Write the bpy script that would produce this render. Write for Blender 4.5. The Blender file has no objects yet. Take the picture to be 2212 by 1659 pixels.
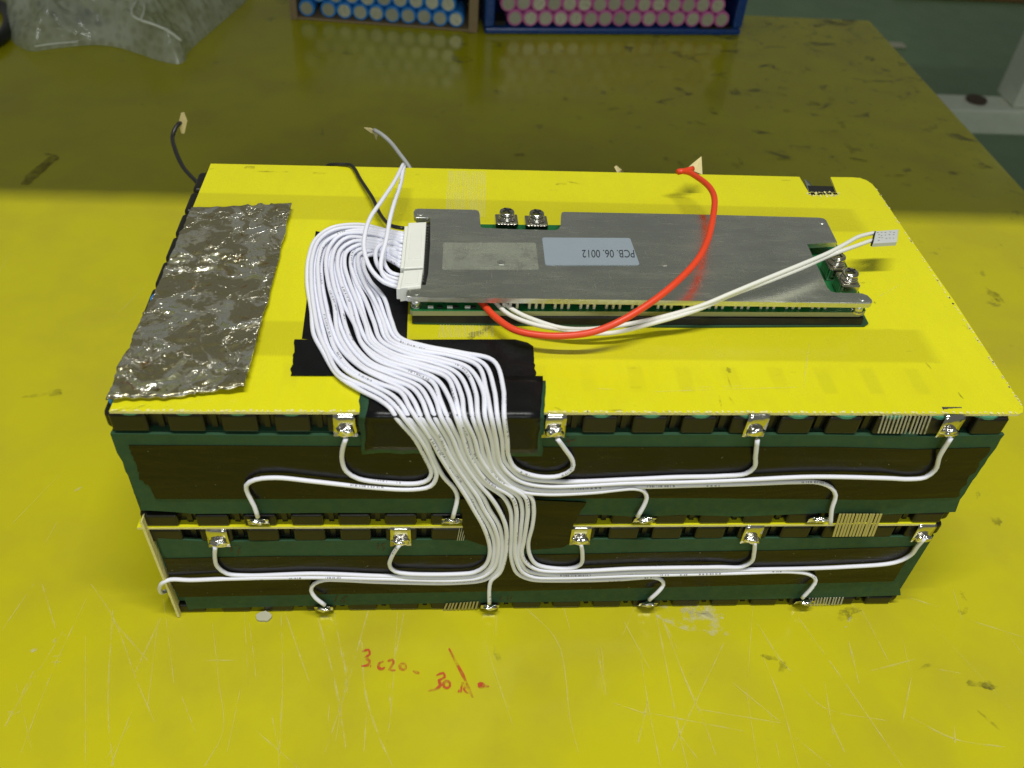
import bpy, bmesh, math, random
from mathutils import Vector, Euler, noise
random.seed(7)
S = bpy.context.scene
COL = S.collection
PI = math.pi

# ------------------------------------------------------------------ camera
CAM_LOC = Vector((0.1259, -0.2460, 0.3828))
CAM_ROT = Euler((0.8219, -0.0612, -0.0536), 'XYZ')
FPX = 1909.5                       # focal length in pixels of a 2212 px wide picture
cd = bpy.data.cameras.new('camera'); cam = bpy.data.objects.new('camera', cd); COL.objects.link(cam)
cam.location = CAM_LOC; cam.rotation_euler = CAM_ROT
cd.sensor_width = 36.0; cd.sensor_fit = 'HORIZONTAL'; cd.lens = FPX / 2212 * 36
cd.clip_start = 0.01; cd.clip_end = 60
cd.dof.use_dof = True; cd.dof.focus_distance = 0.42; cd.dof.aperture_fstop = 13.0
S.camera = cam

# ------------------------------------------------------------------ world, lamps, exposure
w = bpy.data.worlds.new('World'); S.world = w; w.use_nodes = True
bg = w.node_tree.nodes['Background']; bg.inputs[0].default_value = (0.86, 0.90, 0.81, 1); bg.inputs[1].default_value = 0.15
def area(name, loc, rot, sx, sy, power, col):
    l = bpy.data.lights.new(name, 'AREA'); l.shape = 'RECTANGLE'; l.size = sx; l.size_y = sy
    l.energy = power; l.color = col
    o = bpy.data.objects.new(name, l); COL.objects.link(o); o.location = loc; o.rotation_euler = rot
    return o
area('tube_lamp', (0.20, -0.25, 2.00), (0, 0, 0), 1.20, 0.030, 31.5, (1.0, 0.985, 0.94))
area('ceiling_lamp', (0.30, -2.40, 1.35), (math.radians(64), 0, 0), 1.40, 0.60, 18.0, (0.95, 1.0, 0.98))
vs = S.view_settings
vs.view_transform = 'Standard'; vs.look = 'None'; vs.gamma = 1; vs.exposure = 0.0; vs.use_curve_mapping = False
S.render.engine = 'CYCLES'

# ------------------------------------------------------------------ helpers
RM = CAM_ROT.to_matrix()
def ray(u, v): return RM @ Vector(((u - 1106) / FPX, -(v - 829.5) / FPX, -1))
def T(u, v, z):                    # the point at height z that the photograph shows at (u, v)
    d = ray(u, v); return CAM_LOC + d * ((z - CAM_LOC.z) / d.z)
def Fp(u, v, y=0.0):               # the point on the vertical plane y
    d = ray(u, v); return CAM_LOC + d * ((y - CAM_LOC.y) / d.y)

def link(name, me, mat, parent=None, smooth=False):
    o = bpy.data.objects.new(name, me); COL.objects.link(o)
    if mat and not me.materials: me.materials.append(mat)
    if parent: o.parent = parent
    if smooth:
        for p in me.polygons: p.use_smooth = True
    return o
def mesh(name, vs_, fs, mat, parent=None, smooth=False):
    me = bpy.data.meshes.new(name); me.from_pydata([tuple(v) for v in vs_], [], fs); me.update()
    return link(name, me, mat, parent, smooth)
def frombm(name, bm, mat, parent=None, smooth=False):
    bmesh.ops.recalc_face_normals(bm, faces=bm.faces)
    me = bpy.data.meshes.new(name); bm.to_mesh(me); bm.free()
    return link(name, me, mat, parent, smooth)
def bbox(bm, x0, x1, y0, y1, z0, z1):
    vs_ = [bm.verts.new(p) for p in ((x0,y0,z0),(x1,y0,z0),(x1,y1,z0),(x0,y1,z0),(x0,y0,z1),(x1,y0,z1),(x1,y1,z1),(x0,y1,z1))]
    for f in ((0,3,2,1),(4,5,6,7),(0,1,5,4),(1,2,6,5),(2,3,7,6),(3,0,4,7)): bm.faces.new([vs_[i] for i in f])
def box(name, x0, x1, y0, y1, z0, z1, mat, parent=None, bev=0.0, seg=2):
    bm = bmesh.new(); bbox(bm, x0, x1, y0, y1, z0, z1)
    if bev: bmesh.ops.bevel(bm, geom=list(bm.edges), offset=bev, segments=seg, affect='EDGES', profile=0.5)
    return frombm(name, bm, mat, parent, smooth=False)
def boxmesh(name, x0, x1, y0, y1, z0, z1, mat, bev=0.0, seg=2):
    bm = bmesh.new(); bbox(bm, x0, x1, y0, y1, z0, z1)
    if bev: bmesh.ops.bevel(bm, geom=list(bm.edges), offset=bev, segments=seg, affect='EDGES', profile=0.5)
    bmesh.ops.recalc_face_normals(bm, faces=bm.faces)
    me = bpy.data.meshes.new(name); bm.to_mesh(me); bm.free(); me.materials.append(mat); return me
def slab(name, top, off, mat, parent=None, bev=0.0, sidemat=None):
    """closed prism: polygon 'top' (world points) and the same polygon moved by 'off'"""
    bm = bmesh.new(); off = Vector(off)
    a = [bm.verts.new(p) for p in top]; b = [bm.verts.new(Vector(p) + off) for p in top]
    n = len(a); bm.faces.new(a); bm.faces.new(b[::-1]); sides = []
    for i in range(n):
        j = (i + 1) % n; sides.append(bm.faces.new((a[j], a[i], b[i], b[j])))
    if sidemat:
        for f in sides: f.material_index = 1
    if bev:
        es = [e for e in bm.edges if all(v in a for v in e.verts)]
        bmesh.ops.bevel(bm, geom=es, offset=bev, segments=2, affect='EDGES', profile=0.5)
    o = frombm(name, bm, mat, parent)
    if sidemat: o.data.materials.append(sidemat)
    return o
def spline(pts, step):
    P = [Vector(p) for p in pts]; P = [P[0] * 2 - P[1]] + P + [P[-1] * 2 - P[-2]]; out = []
    for i in range(1, len(P) - 2):
        p0, p1, p2, p3 = P[i-1], P[i], P[i+1], P[i+2]
        t0 = 0; t1 = t0 + max((p1-p0).length, 1e-7) ** .5; t2 = t1 + max((p2-p1).length, 1e-7) ** .5; t3 = t2 + max((p3-p2).length, 1e-7) ** .5
        n = max(2, int((p2 - p1).length / step))
        for k in range(n):
            t = t1 + (t2 - t1) * k / n
            A1 = p0*((t1-t)/(t1-t0)) + p1*((t-t0)/(t1-t0)); A2 = p1*((t2-t)/(t2-t1)) + p2*((t-t1)/(t2-t1)); A3 = p2*((t3-t)/(t3-t2)) + p3*((t-t2)/(t3-t2))
            B1 = A1*((t2-t)/(t2-t0)) + A2*((t-t0)/(t2-t0)); B2 = A2*((t3-t)/(t3-t1)) + A3*((t-t1)/(t3-t1))
            out.append(B1*((t2-t)/(t2-t1)) + B2*((t-t1)/(t2-t1)))
    out.append(P[-2]); return out
def tube(name, pts, r, mat, parent=None, seg=10, step=0.0022, raw=False, taper=None):
    C = [Vector(p) for p in pts] if raw else spline(pts, step)
    n = len(C); tan = [(C[min(i+1, n-1)] - C[max(i-1, 0)]).normalized() for i in range(n)]
    nrm = tan[0].orthogonal().normalized(); vs_ = []; fs = []; L = [0.0]; frames = []
    for i in range(n):
        nrm = (nrm - tan[i] * nrm.dot(tan[i])).normalized(); b = tan[i].cross(nrm)
        if i: L.append(L[-1] + (C[i] - C[i-1]).length)
        rr = r * (taper(i / (n - 1)) if taper else 1)
        for k in range(seg):
            a = 2 * PI * k / seg; vs_.append(C[i] + nrm * (rr * math.cos(a)) + b * (rr * math.sin(a)))
    for i in range(n - 1):
        for k in range(seg):
            k2 = (k + 1) % seg; fs.append((i*seg + k, i*seg + k2, (i+1)*seg + k2, (i+1)*seg + k))
    fs.append(tuple(range(seg - 1, -1, -1))); fs.append(tuple((n-1)*seg + k for k in range(seg)))
    o = mesh(name, vs_, fs, mat, parent, smooth=True)
    uv = o.data.uv_layers.new(name='UVMap')
    for p in o.data.polygons:
        if len(p.vertices) != 4: continue
        i = p.index // seg; k = p.index % seg
        for li, (du, dv) in zip(p.loop_indices, ((0,0),(1,0),(1,1),(0,1))):
            uv.data[li].uv = ((k + du) / seg, L[i + dv])
    return o
def bm_cyl(bm, c, r, z0, z1, seg=20, r2=None):
    r2 = r if r2 is None else r2
    a = [bm.verts.new((c[0] + r*math.cos(2*PI*k/seg), c[1] + r*math.sin(2*PI*k/seg), z0)) for k in range(seg)]
    b = [bm.verts.new((c[0] + r2*math.cos(2*PI*k/seg), c[1] + r2*math.sin(2*PI*k/seg), z1)) for k in range(seg)]
    bm.faces.new(a[::-1]); bm.faces.new(b)
    for k in range(seg): bm.faces.new((a[k], a[(k+1) % seg], b[(k+1) % seg], b[k]))
def lathe(name, prof, mat, parent=None, seg=20, loc=(0,0,0)):
    vs_ = []; fs = []; n = len(prof)
    for r, z in prof:
        for k in range(seg): vs_.append((loc[0] + r*math.cos(2*PI*k/seg), loc[1] + r*math.sin(2*PI*k/seg), loc[2] + z))
    for i in range(n - 1):
        for k in range(seg): fs.append((i*seg+k, i*seg+(k+1) % seg, (i+1)*seg+(k+1) % seg, (i+1)*seg+k))
    fs.append(tuple(range(seg - 1, -1, -1))); fs.append(tuple((n-1)*seg+k for k in range(seg)))
    return mesh(name, vs_, fs, mat, parent, smooth=True)
def empty(name, loc=(0,0,0)):
    o = bpy.data.objects.new(name, None); COL.objects.link(o); o.empty_display_size = .01; return o
def tag(o, label, cat=None, group=None, kind=None):
    if label: o['label'] = label
    if cat: o['category'] = cat
    if group: o['group'] = group
    if kind: o['kind'] = kind
    return o
def jag(p, q, n, amp, seed=0):
    """ragged torn edge from p to q in picture pixels (exclusive of q)"""
    r = random.Random(seed); dx, dy = q[0]-p[0], q[1]-p[1]; l = math.hypot(dx, dy) or 1; out = [p]
    for i in range(1, n):
        t = (i + r.uniform(-.3, .3)) / n; a = r.uniform(-amp, amp)
        out.append((p[0] + dx*t - dy/l*a, p[1] + dy*t + dx/l*a))
    return out

# ------------------------------------------------------------------ materials
def nt(name):
    m = bpy.data.materials.new(name); m.use_nodes = True; t = m.node_tree
    return m, t, t.nodes['Principled BSDF']
def setb(b, col=None, rough=None, metal=None, spec=None, coat=None, coatr=None):
    if col is not None: b.inputs['Base Color'].default_value = (*col, 1)
    if rough is not None: b.inputs['Roughness'].default_value = rough
    if metal is not None: b.inputs['Metallic'].default_value = metal
    if spec is not None: b.inputs['Specular IOR Level'].default_value = spec
    if coat is not None: b.inputs['Coat Weight'].default_value = coat
    if coatr is not None: b.inputs['Coat Roughness'].default_value = coatr
def N(t, kind, **kw):
    n = t.nodes.new(kind)
    for k, v in kw.items():
        if hasattr(n, k): setattr(n, k, v)
        else: n.inputs[k].default_value = v
    return n
def coords(t, scale=(1,1,1), rot=(0,0,0), out='Object'):
    c = N(t, 'ShaderNodeTexCoord'); m = N(t, 'ShaderNodeMapping'); m.inputs['Scale'].default_value = scale; m.inputs['Rotation'].default_value = rot
    t.links.new(c.outputs[out], m.inputs['Vector']); return m.outputs[0]
def tex(t, vec, scale, detail=4, rough=.55, dist=0.0):
    n = N(t, 'ShaderNodeTexNoise'); n.inputs['Scale'].default_value = scale; n.inputs['Detail'].default_value = detail
    n.inputs['Roughness'].default_value = rough; n.inputs['Distortion'].default_value = dist
    t.links.new(vec, n.inputs['Vector']); return n.outputs[0]
def ramp(t, fac, a, b, ca=(0,0,0), cb=(1,1,1)):
    r = N(t, 'ShaderNodeValToRGB'); e = r.color_ramp.elements; e[0].position = a; e[1].position = b
    e[0].color = (*ca, 1); e[1].color = (*cb, 1); t.links.new(fac, r.inputs[0]); return r.outputs[0]
def mixc(t, fac, a, b, mode='MIX'):
    m = N(t, 'ShaderNodeMix'); m.data_type = 'RGBA'; m.blend_type = mode
    for inp, val in ((m.inputs[0], fac), (m.inputs[6], a), (m.inputs[7], b)):
        if isinstance(val, (int, float)): inp.default_value = val
        elif isinstance(val, tuple): inp.default_value = (*val, 1)
        else: t.links.new(val, inp)
    return m.outputs[2]
def mth(t, op, a, b=None, c=None):
    m = N(t, 'ShaderNodeMath'); m.operation = op
    for i, val in enumerate((a, b, c)):
        if val is None: continue
        if isinstance(val, (int, float)): m.inputs[i].default_value = val
        else: t.links.new(val, m.inputs[i])
    return m.outputs[0]
def bump(t, b, h, strength, dist=.001):
    n = N(t, 'ShaderNodeBump'); n.inputs['Strength'].default_value = strength; n.inputs['Distance'].default_value = dist
    t.links.new(h, n.inputs['Height']); t.links.new(n.outputs[0], b.inputs['Normal'])
def simple(name, col, rough=.5, metal=0.0, var=.12, nscale=60, bmp=0.0, bscale=300, **kw):
    m, t, b = nt(name); setb(b, col, rough, metal, **kw); v = coords(t)
    f = tex(t, v, nscale); c = mixc(t, f, tuple(x*(1-var) for x in col), tuple(min(1, x*(1+var)) for x in col)); t.links.new(c, b.inputs['Base Color'])
    r = ramp(t, tex(t, v, nscale*2.3), .3, .7, (rough*.8,)*3, (min(1, rough*1.2),)*3); t.links.new(r, b.inputs['Roughness'])
    if bmp: bump(t, b, tex(t, v, bscale), bmp)
    return m

def make_table_mat():
    m, t, b = nt('table_laminate'); setb(b, rough=.14, spec=.42)
    v = coords(t)
    base = mixc(t, ramp(t, tex(t, v, 3.0, 3), .3, .7), (.51, .475, .010), (.585, .54, .013))
    base = mixc(t, ramp(t, tex(t, v, 16, 5), .42, .75), base, (.47, .42, .022))
    # black rubbed-in grime: short stretched smears, thicker to the back and right where the bench is used most
    sep = N(t, 'ShaderNodeSeparateXYZ'); t.links.new(v, sep.inputs[0])
    zone = mth(t, 'ADD', mth(t, 'MULTIPLY', sep.outputs[1], .16), mth(t, 'MULTIPLY', sep.outputs[0], .11))
    g1 = mth(t, 'ADD', tex(t, coords(t, (34, 46, 30), (0,0,.5)), 1.0, 5, .62, .7), zone)
    smear = ramp(t, g1, .74, .84)
    g2 = mth(t, 'ADD', tex(t, coords(t, (150, 95, 100), (0,0,-.7)), 1.0, 3, .6, .5), zone)
    sp = ramp(t, g2, .80, .90)
    dirt = mth(t, 'MAXIMUM', mth(t, 'MULTIPLY', smear, .75), mth(t, 'MULTIPLY', sp, .55))
    col = mixc(t, dirt, base, (.035, .034, .02)); t.links.new(col, b.inputs['Base Color'])
    r = ramp(t, tex(t, v, 11, 5), .3, .75, (.10,)*3, (.26,)*3); t.links.new(mixc(t, dirt, r, (.45,)*3), b.inputs['Roughness'])
    bump(t, b, tex(t, v, 14, 2), .05, .004)
    return m
def make_plate_mat():
    m, t, b = nt('yellow_glass_epoxy'); setb(b, rough=.22, spec=.5)
    v = coords(t); sep = N(t, 'ShaderNodeSeparateXYZ'); t.links.new(v, sep.inputs[0]); X, Yc = sep.outputs[0], sep.outputs[1]
    col = mixc(t, ramp(t, tex(t, v, 9, 3), .3, .7), (.70, .665, .010), (.76, .725, .012))
    def band(y0, y1, x1):            # the strips under the translucent board show through as duller bands
        a = N(t, 'ShaderNodeMapRange'); a.interpolation_type = 'SMOOTHSTEP'; a.inputs[1].default_value = y0 - .0012; a.inputs[2].default_value = y0 + .0012; t.links.new(Yc, a.inputs[0])
        c = N(t, 'ShaderNodeMapRange'); c.interpolation_type = 'SMOOTHSTEP'; c.inputs[1].default_value = y1 + .0012; c.inputs[2].default_value = y1 - .0012; t.links.new(Yc, c.inputs[0])
        d = N(t, 'ShaderNodeMapRange'); d.interpolation_type = 'SMOOTHSTEP'; d.inputs[1].default_value = x1 + .002; d.inputs[2].default_value = x1 - .006; t.links.new(X, d.inputs[0])
        return mth(t, 'MULTIPLY', mth(t, 'MULTIPLY', a.outputs[0], c.outputs[0]), d.outputs[0])
    yb = [T(1500, v_, ZP).y for v_ in (443, 493, 706, 778)]
    bands = mth(t, 'MAXIMUM', band(yb[1], yb[0], T(1860, 470, ZP).x), band(yb[3], yb[2], T(2010, 740, ZP).x))
    col = mixc(t, mth(t, 'MULTIPLY', bands, .55), col, (.50, .46, .012))
    # faint round shapes of the cells below along the front
    cell = mth(t, 'MULTIPLY', ramp(t, mth(t, 'SINE', mth(t, 'MULTIPLY', X, 2*PI/.0202)), .35, .75), band(.012, .028, .345))
    cell = mth(t, 'MULTIPLY', cell, ramp(t, tex(t, v, 30, 2), .35, .6))
    col = mixc(t, mth(t, 'MULTIPLY', cell, .22), col, (.45, .42, .02))
    col = mixc(t, mth(t, 'MULTIPLY', ramp(t, tex(t, coords(t, (160, 60, 100), (0,0,.3)), 1.0, 5, .7), .45, .75), .16), col, (.55, .50, .03))
    g = ramp(t, tex(t, coords(t, (90, 240, 100)), 1.0, 4, .6, .6), .68, .80)
    col = mixc(t, mth(t, 'MULTIPLY', g, .35), col, (.10, .09, .02))
    t.links.new(col, b.inputs['Base Color'])
    t.links.new(ramp(t, tex(t, v, 40, 6, .7), .3, .7, (.13,)*3, (.36,)*3), b.inputs['Roughness'])
    wv_ = N(t, 'ShaderNodeTexWave'); wv_.inputs['Scale'].default_value = 260; wv_.inputs['Distortion'].default_value = .6; t.links.new(v, wv_.inputs['Vector'])
    bump(t, b, mth(t, 'ADD', mth(t, 'MULTIPLY', wv_.outputs[0], .12), tex(t, v, 18, 3)), .12, .0012)
    b.inputs['Subsurface Weight'].default_value = 0.0
    return m
def make_wire_mat(name, col, printed=True, rough=.42):
    m, t, b = nt(name); setb(b, col, rough, spec=.35)
    if printed:
        uv = N(t, 'ShaderNodeUVMap'); sep = N(t, 'ShaderNodeSeparateXYZ'); t.links.new(uv.outputs[0], sep.inputs[0])
        oi = N(t, 'ShaderNodeObjectInfo'); U, V = sep.outputs[0], sep.outputs[1]
        Vr = mth(t, 'ADD', V, mth(t, 'MULTIPLY', oi.outputs['Random'], 3.0))
        def n1(sc, det=1):
            n = N(t, 'ShaderNodeTexNoise'); n.noise_dimensions = '1D'; n.inputs['Scale'].default_value = sc; n.inputs['Detail'].default_value = det
            t.links.new(Vr, n.inputs['W']); return n.outputs[0]
        drift = mth(t, 'MULTIPLY', n1(6), 1.6)
        a = mth(t, 'FRACT', mth(t, 'ADD', U, mth(t, 'ADD', drift, oi.outputs['Random'])))
        strip = mth(t, 'LESS_THAN', mth(t, 'ABSOLUTE', mth(t, 'SUBTRACT', a, .5)), .07)
        word = mth(t, 'GREATER_THAN', n1(60), .53); let = mth(t, 'GREATER_THAN', n1(1100, 2), .50)
        k = mth(t, 'MULTIPLY', mth(t, 'MULTIPLY', strip, word), let)
        v = coords(t); dirt = ramp(t, tex(t, v, 220, 4), .62, .78)
        c = mixc(t, mth(t, 'MULTIPLY', dirt, .12), tuple(col), (.45, .42, .36))
        c = mixc(t, mth(t, 'MULTIPLY', k, .72), c, (.12, .12, .14)); t.links.new(c, b.inputs['Base Color'])
    return m
def make_dross_mat():
    m, t, b = nt('tinned_sheet'); setb(b, (.55, .53, .47), .25, .85)
    v = coords(t)
    warp = N(t, 'ShaderNodeTexNoise'); warp.inputs['Scale'].default_value = 45; warp.inputs['Detail'].default_value = 3; t.links.new(v, warp.inputs['Vector'])
    vm = N(t, 'ShaderNodeVectorMath'); vm.operation = 'MULTIPLY_ADD'; vm.inputs[1].default_value = (.022, .022, .022); t.links.new(warp.outputs['Color'], vm.inputs[0]); t.links.new(v, vm.inputs[2])
    wv = vm.outputs[0]
    film = ramp(t, tex(t, wv, 66, 8, .66, .5), .50, .60)
    rust = ramp(t, tex(t, wv, 120, 6, .7, .6), .60, .68)
    col = mixc(t, film, (.29, .265, .17), (.97, .95, .88))
    vein = ramp(t, mth(t, 'ABSOLUTE', mth(t, 'SUBTRACT', tex(t, wv, 48, 5, .6), .5)), .0, .014, (1, 1, 1), (0, 0, 0))
    col = mixc(t, mth(t, 'MULTIPLY', vein, .5), col, (.90, .88, .80))
    col = mixc(t, mth(t, 'MULTIPLY', rust, .85), col, (.26, .13, .03))
    pits = ramp(t, tex(t, v, 420, 3), .69, .76); col = mixc(t, mth(t, 'MULTIPLY', pits, .9), col, (.03, .025, .02))
    t.links.new(col, b.inputs['Base Color'])
    t.links.new(ramp(t, tex(t, wv, 60, 5, .6, .5),   .35, .7, (.09,)*3, (.34,)*3), b.inputs['Roughness'])
    t.links.new(ramp(t, film, .2, .8, (.75,)*3, (.95,)*3), b.inputs['Metallic'])
    bump(t, b, mth(t, 'ADD', tex(t, wv, 62, 6, .56, .5), mth(t, 'MULTIPLY', vein, .15)), .62, .0022)
    return m
def make_alu_mat():
    m, t, b = nt('worn_aluminium'); setb(b, (.9, .9, .9), .28, 1.0)
    v = coords(t)
    col = mixc(t, ramp(t, tex(t, v, 35, 4), .3, .7), (.84, .85, .80), (1, 1, .95))
    scr = ramp(t, tex(t, coords(t, (90, 900, 400), (0,0,.12)), 1.0, 3), .60, .70)
    scr2 = ramp(t, tex(t, coords(t, (700, 110, 400), (0,0,.7)), 1.0, 3), .66, .74)
    s = mth(t, 'MAXIMUM', scr, scr2)
    col = mixc(t, mth(t, 'MULTIPLY', s, .5), col, (1, 1, .98)); t.links.new(col, b.inputs['Base Color'])
    r = ramp(t, tex(t, coords(t, (25, 110, 30)), 1.0, 6, .65), .3, .7, (.16,)*3, (.34,)*3)
    t.links.new(mixc(t, mth(t, 'MULTIPLY', s, .5), r, (.45,)*3), b.inputs['Roughness'])
    bump(t, b, tex(t, v, 900, 3), .05, .0004)
    return m
def make_scratch_mat(name, col, lo, hi, op):
    m, t, b = nt(name); setb(b, col, .6); v = coords(t)
    tr = N(t, 'ShaderNodeBsdfTransparent'); mx = N(t, 'ShaderNodeMixShader')
    f = mth(t, 'MULTIPLY', ramp(t, tex(t, v, 120, 4, .7), lo, hi), op)
    t.links.new(f, mx.inputs[0]); t.links.new(tr.outputs[0], mx.inputs[1]); t.links.new(b.outputs[0], mx.inputs[2])
    t.links.new(mx.outputs[0], t.nodes['Material Output'].inputs[0]); return m
def make_bubble_mat():
    m, t, b = nt('bubble_wrap_film'); setb(b, (.78, .82, .74), .13, spec=1.0); v = coords(t)
    tr = N(t, 'ShaderNodeBsdfTransparent'); tr.inputs[0].default_value = (.86, .90, .84, 1); mx = N(t, 'ShaderNodeMixShader')
    tl = N(t, 'ShaderNodeBsdfTranslucent'); tl.inputs[0].default_value = (.80, .84, .76, 1); m2 = N(t, 'ShaderNodeMixShader'); m2.inputs[0].default_value = .35
    t.links.new(b.outputs[0], m2.inputs[1]); t.links.new(tl.outputs[0], m2.inputs[2])
    vo = N(t, 'ShaderNodeTexVoronoi'); vo.inputs['Scale'].default_value = 105; vo.inputs['Randomness'].default_value = .45; t.links.new(v, vo.inputs['Vector'])
    bub = ramp(t, vo.outputs['Distance'], .22, .52, (.72,)*3, (1, 1, 1))
    big = ramp(t, tex(t, v, 24, 4), .3, .65, (.45,)*3, (.95,)*3)
    t.links.new(mth(t, 'MULTIPLY', bub, big), mx.inputs[0])
    t.links.new(tr.outputs[0], mx.inputs[1]); t.links.new(m2.outputs[0], mx.inputs[2]); t.links.new(mx.outputs[0], t.nodes['Material Output'].inputs[0])
    bump(t, b, tex(t, v, 70, 4), .5, .003); return m

H = 0.1384; ZP = H                 # top face of the yellow top plate
M = {}
M['table'] = make_table_mat()
M['plate'] = make_plate_mat()
M['plate_edge'] = simple('cut_glass_epoxy_edge', (.80, .74, .30), .8, bmp=.6, bscale=900)
M['wire'] = make_wire_mat('white_wire_insulation', (.84, .85, .96))
M['wire_plain'] = make_wire_mat('white_sensor_lead', (.80, .80, .74), printed=False)
M['red'] = simple('red_silicone_insulation', (.80, .062, .016), .42, var=.05)
M['black_wire'] = simple('black_insulation', (.016, .016, .018), .35)
M['grey_wire'] = simple('grey_insulation', (.35, .36, .36), .4)
M['tape'] = simple('black_tape', (.0070, .0065, .005), .20, nscale=40, bmp=.16, bscale=130, spec=.28)
def make_tape_mat():
    m, t, b = nt('black_tape_creased'); setb(b, (.0070, .0065, .005), .18, spec=.28); v = coords(t)
    cr = ramp(t, tex(t, coords(t, (5, 1, 70)), 1.0, 3, .5, .3), .45, .55)
    h = mth(t, 'ADD', mth(t, 'MULTIPLY', tex(t, coords(t, (16, 1, 40)), 1.0, 4, .55, .6), 1.0), mth(t, 'MULTIPLY', cr, .10))
    bump(t, b, h, .30, .0035)
    t.links.new(ramp(t, tex(t, v, 60, 5), .3, .75, (.14,)*3, (.34,)*3), b.inputs['Roughness'])
    sp = ramp(t, tex(t, v, 520, 2), .74, .78); t.links.new(mixc(t, mth(t, 'MULTIPLY', sp, .5), (.0070, .0065, .005), (.30, .30, .24)), b.inputs['Base Color'])
    return m
M['tape'] = make_tape_mat()
M['tape_matt'] = simple('black_cloth_tape', (.006, .006, .007), .34, bmp=.30, bscale=160, spec=.26)
M['paper'] = simple('green_barley_paper', (.026, .078, .038), .62, spec=.3, nscale=110, var=.22, bmp=.12, bscale=500)
M['holder'] = simple('black_plastic', (.012, .0115, .009), .33, spec=.36, var=.2, bmp=.06, bscale=250)
M['core'] = simple('dark_interior', (.008, .008, .008), .7)
M['ring'] = simple('green_insulator', (.05, .25, .17), .45)
M['cell_blue'] = simple('blue_sleeve', (.03, .24, .72), .28, var=.06)
M['cell_pink'] = simple('pink_sleeve', (.62, .16, .44), .30, var=.06)
M['nickel'] = simple('nickel_strip', (.70, .68, .62), .14, 1.0, var=.06, bmp=.15, bscale=220)
M['solder'] = simple('solder', (.78, .76, .72), .10, 1.0, var=.08, bmp=.5, bscale=420)
M['steel'] = simple('plated_steel', (.66, .63, .57), .18, 1.0, var=.08)
M['tin'] = simple('tinned_leg', (.62, .62, .58), .35, .4)
M['alu'] = make_alu_mat()
M['alu_edge'] = simple('aluminium_edge', (.72, .73, .70), .38, 1.0, bmp=.2, bscale=600)
M['dross'] = make_dross_mat()
M['pcb'] = simple('green_solder_mask', (.010, .13, .035), .3, var=.25, nscale=150)
M['pcb_edge'] = simple('pcb_laminate_edge', (.34, .35, .17), .6)
M['ic'] = simple('black_epoxy', (.012, .012, .012), .5)
M['foam'] = simple('black_foam', (.007, .007, .007), .75)
M['nylon'] = simple('white_nylon', (.80, .81, .76), .42, var=.03)
M['label'] = simple('grey_label', (.27, .32, .37), .45, var=.03)
M['ink'] = simple('black_print', (.03, .033, .04), .6)
M['residue'] = make_scratch_mat('old_adhesive', (.36, .38, .31), .25, .6, .30)
M['mask_tape'] = simple('masking_tape', (.72, .61, .30), .7, bmp=.2)
M['fibre'] = make_scratch_mat('glass_filament', (.62, .61, .46), .15, .50, .72)
M['card'] = simple('brown_cardboard', (.30, .215, .125), .85, bmp=.2, bscale=200)
M['crate'] = simple('blue_plastic', (.008, .055, .26), .30, var=.08)
def make_cell_end():
    m, t, b = nt('cell_end_nickel'); setb(b, rough=.40, metal=.5); v = coords(t); oi = N(t, 'ShaderNodeObjectInfo')
    c = mixc(t, oi.outputs['Random'], (.40, .41, .35), (.78, .78, .68)); t.links.new(mixc(t, ramp(t, tex(t, v, 420, 3), .4, .7), c, (.50, .50, .42)), b.inputs['Base Color']); return m
M['cell_end'] = make_cell_end()
M['floor'] = simple('green_floor_paint', (.15, .26, .12), .30, nscale=6, var=.25)
M['rack'] = simple('pale_grey_paint', (.68, .72, .62), .5, bmp=.05)
M['bubble'] = make_bubble_mat()
M['film'] = simple('fold_highlight_film', (.82, .85, .80), .2)
M['navy'] = simple('navy_fabric', (.03, .045, .10), .6)
M['scratch'] = make_scratch_mat('scratched_laminate', (.80, .74, .26), .38, .64, .46)
M['scuff'] = make_scratch_mat('white_scuff', (.76, .73, .50), .48, .64, .50)
M['grime'] = make_scratch_mat('black_grime', (.030, .027, .015), .40, .74, .50)
M['red_ink'] = make_scratch_mat('red_marker', (.60, .045, .012), .34, .58, .78)
M['brown_ink'] = make_scratch_mat('brown_marker', (.07, .025, .012), .25, .48, .80)
M['pale_bit'] = simple('pale_plastic', (.50, .49, .36), .4)

# ------------------------------------------------------------------ setting: floor, bench, added shading board
fl = box('floor', -4, 4, -3, 6, -.80, -.78, M['floor']); fl['kind'] = 'structure'
table = empty('table'); tag(table, 'long yellow glossy workbench top, scratched and smudged, under everything', 'table')
box('table_top', -1.15, .645, -.65, .822, -.030, 0, M['table'], table, bev=.0008)
for x in (-1.08, .585):
    for y in (-.58, .755): box('leg', x-.022, x+.022, y-.022, y+.022, -.78, -.0305, M['rack'], table)
SHADE_EDGE_Y = .375 + (-.25 - .375) * .90 / 2.0      # front edge of the unseen board added to cast the bench's shadow line
unseen_shelf = box('unseen_shelf', -1.15, .95, SHADE_EDGE_Y, .86, .90, .918, M['rack'])
tag(unseen_shelf, 'unseen grey board added above the yellow bench to shade its back half', 'unseen_shelf')

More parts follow.
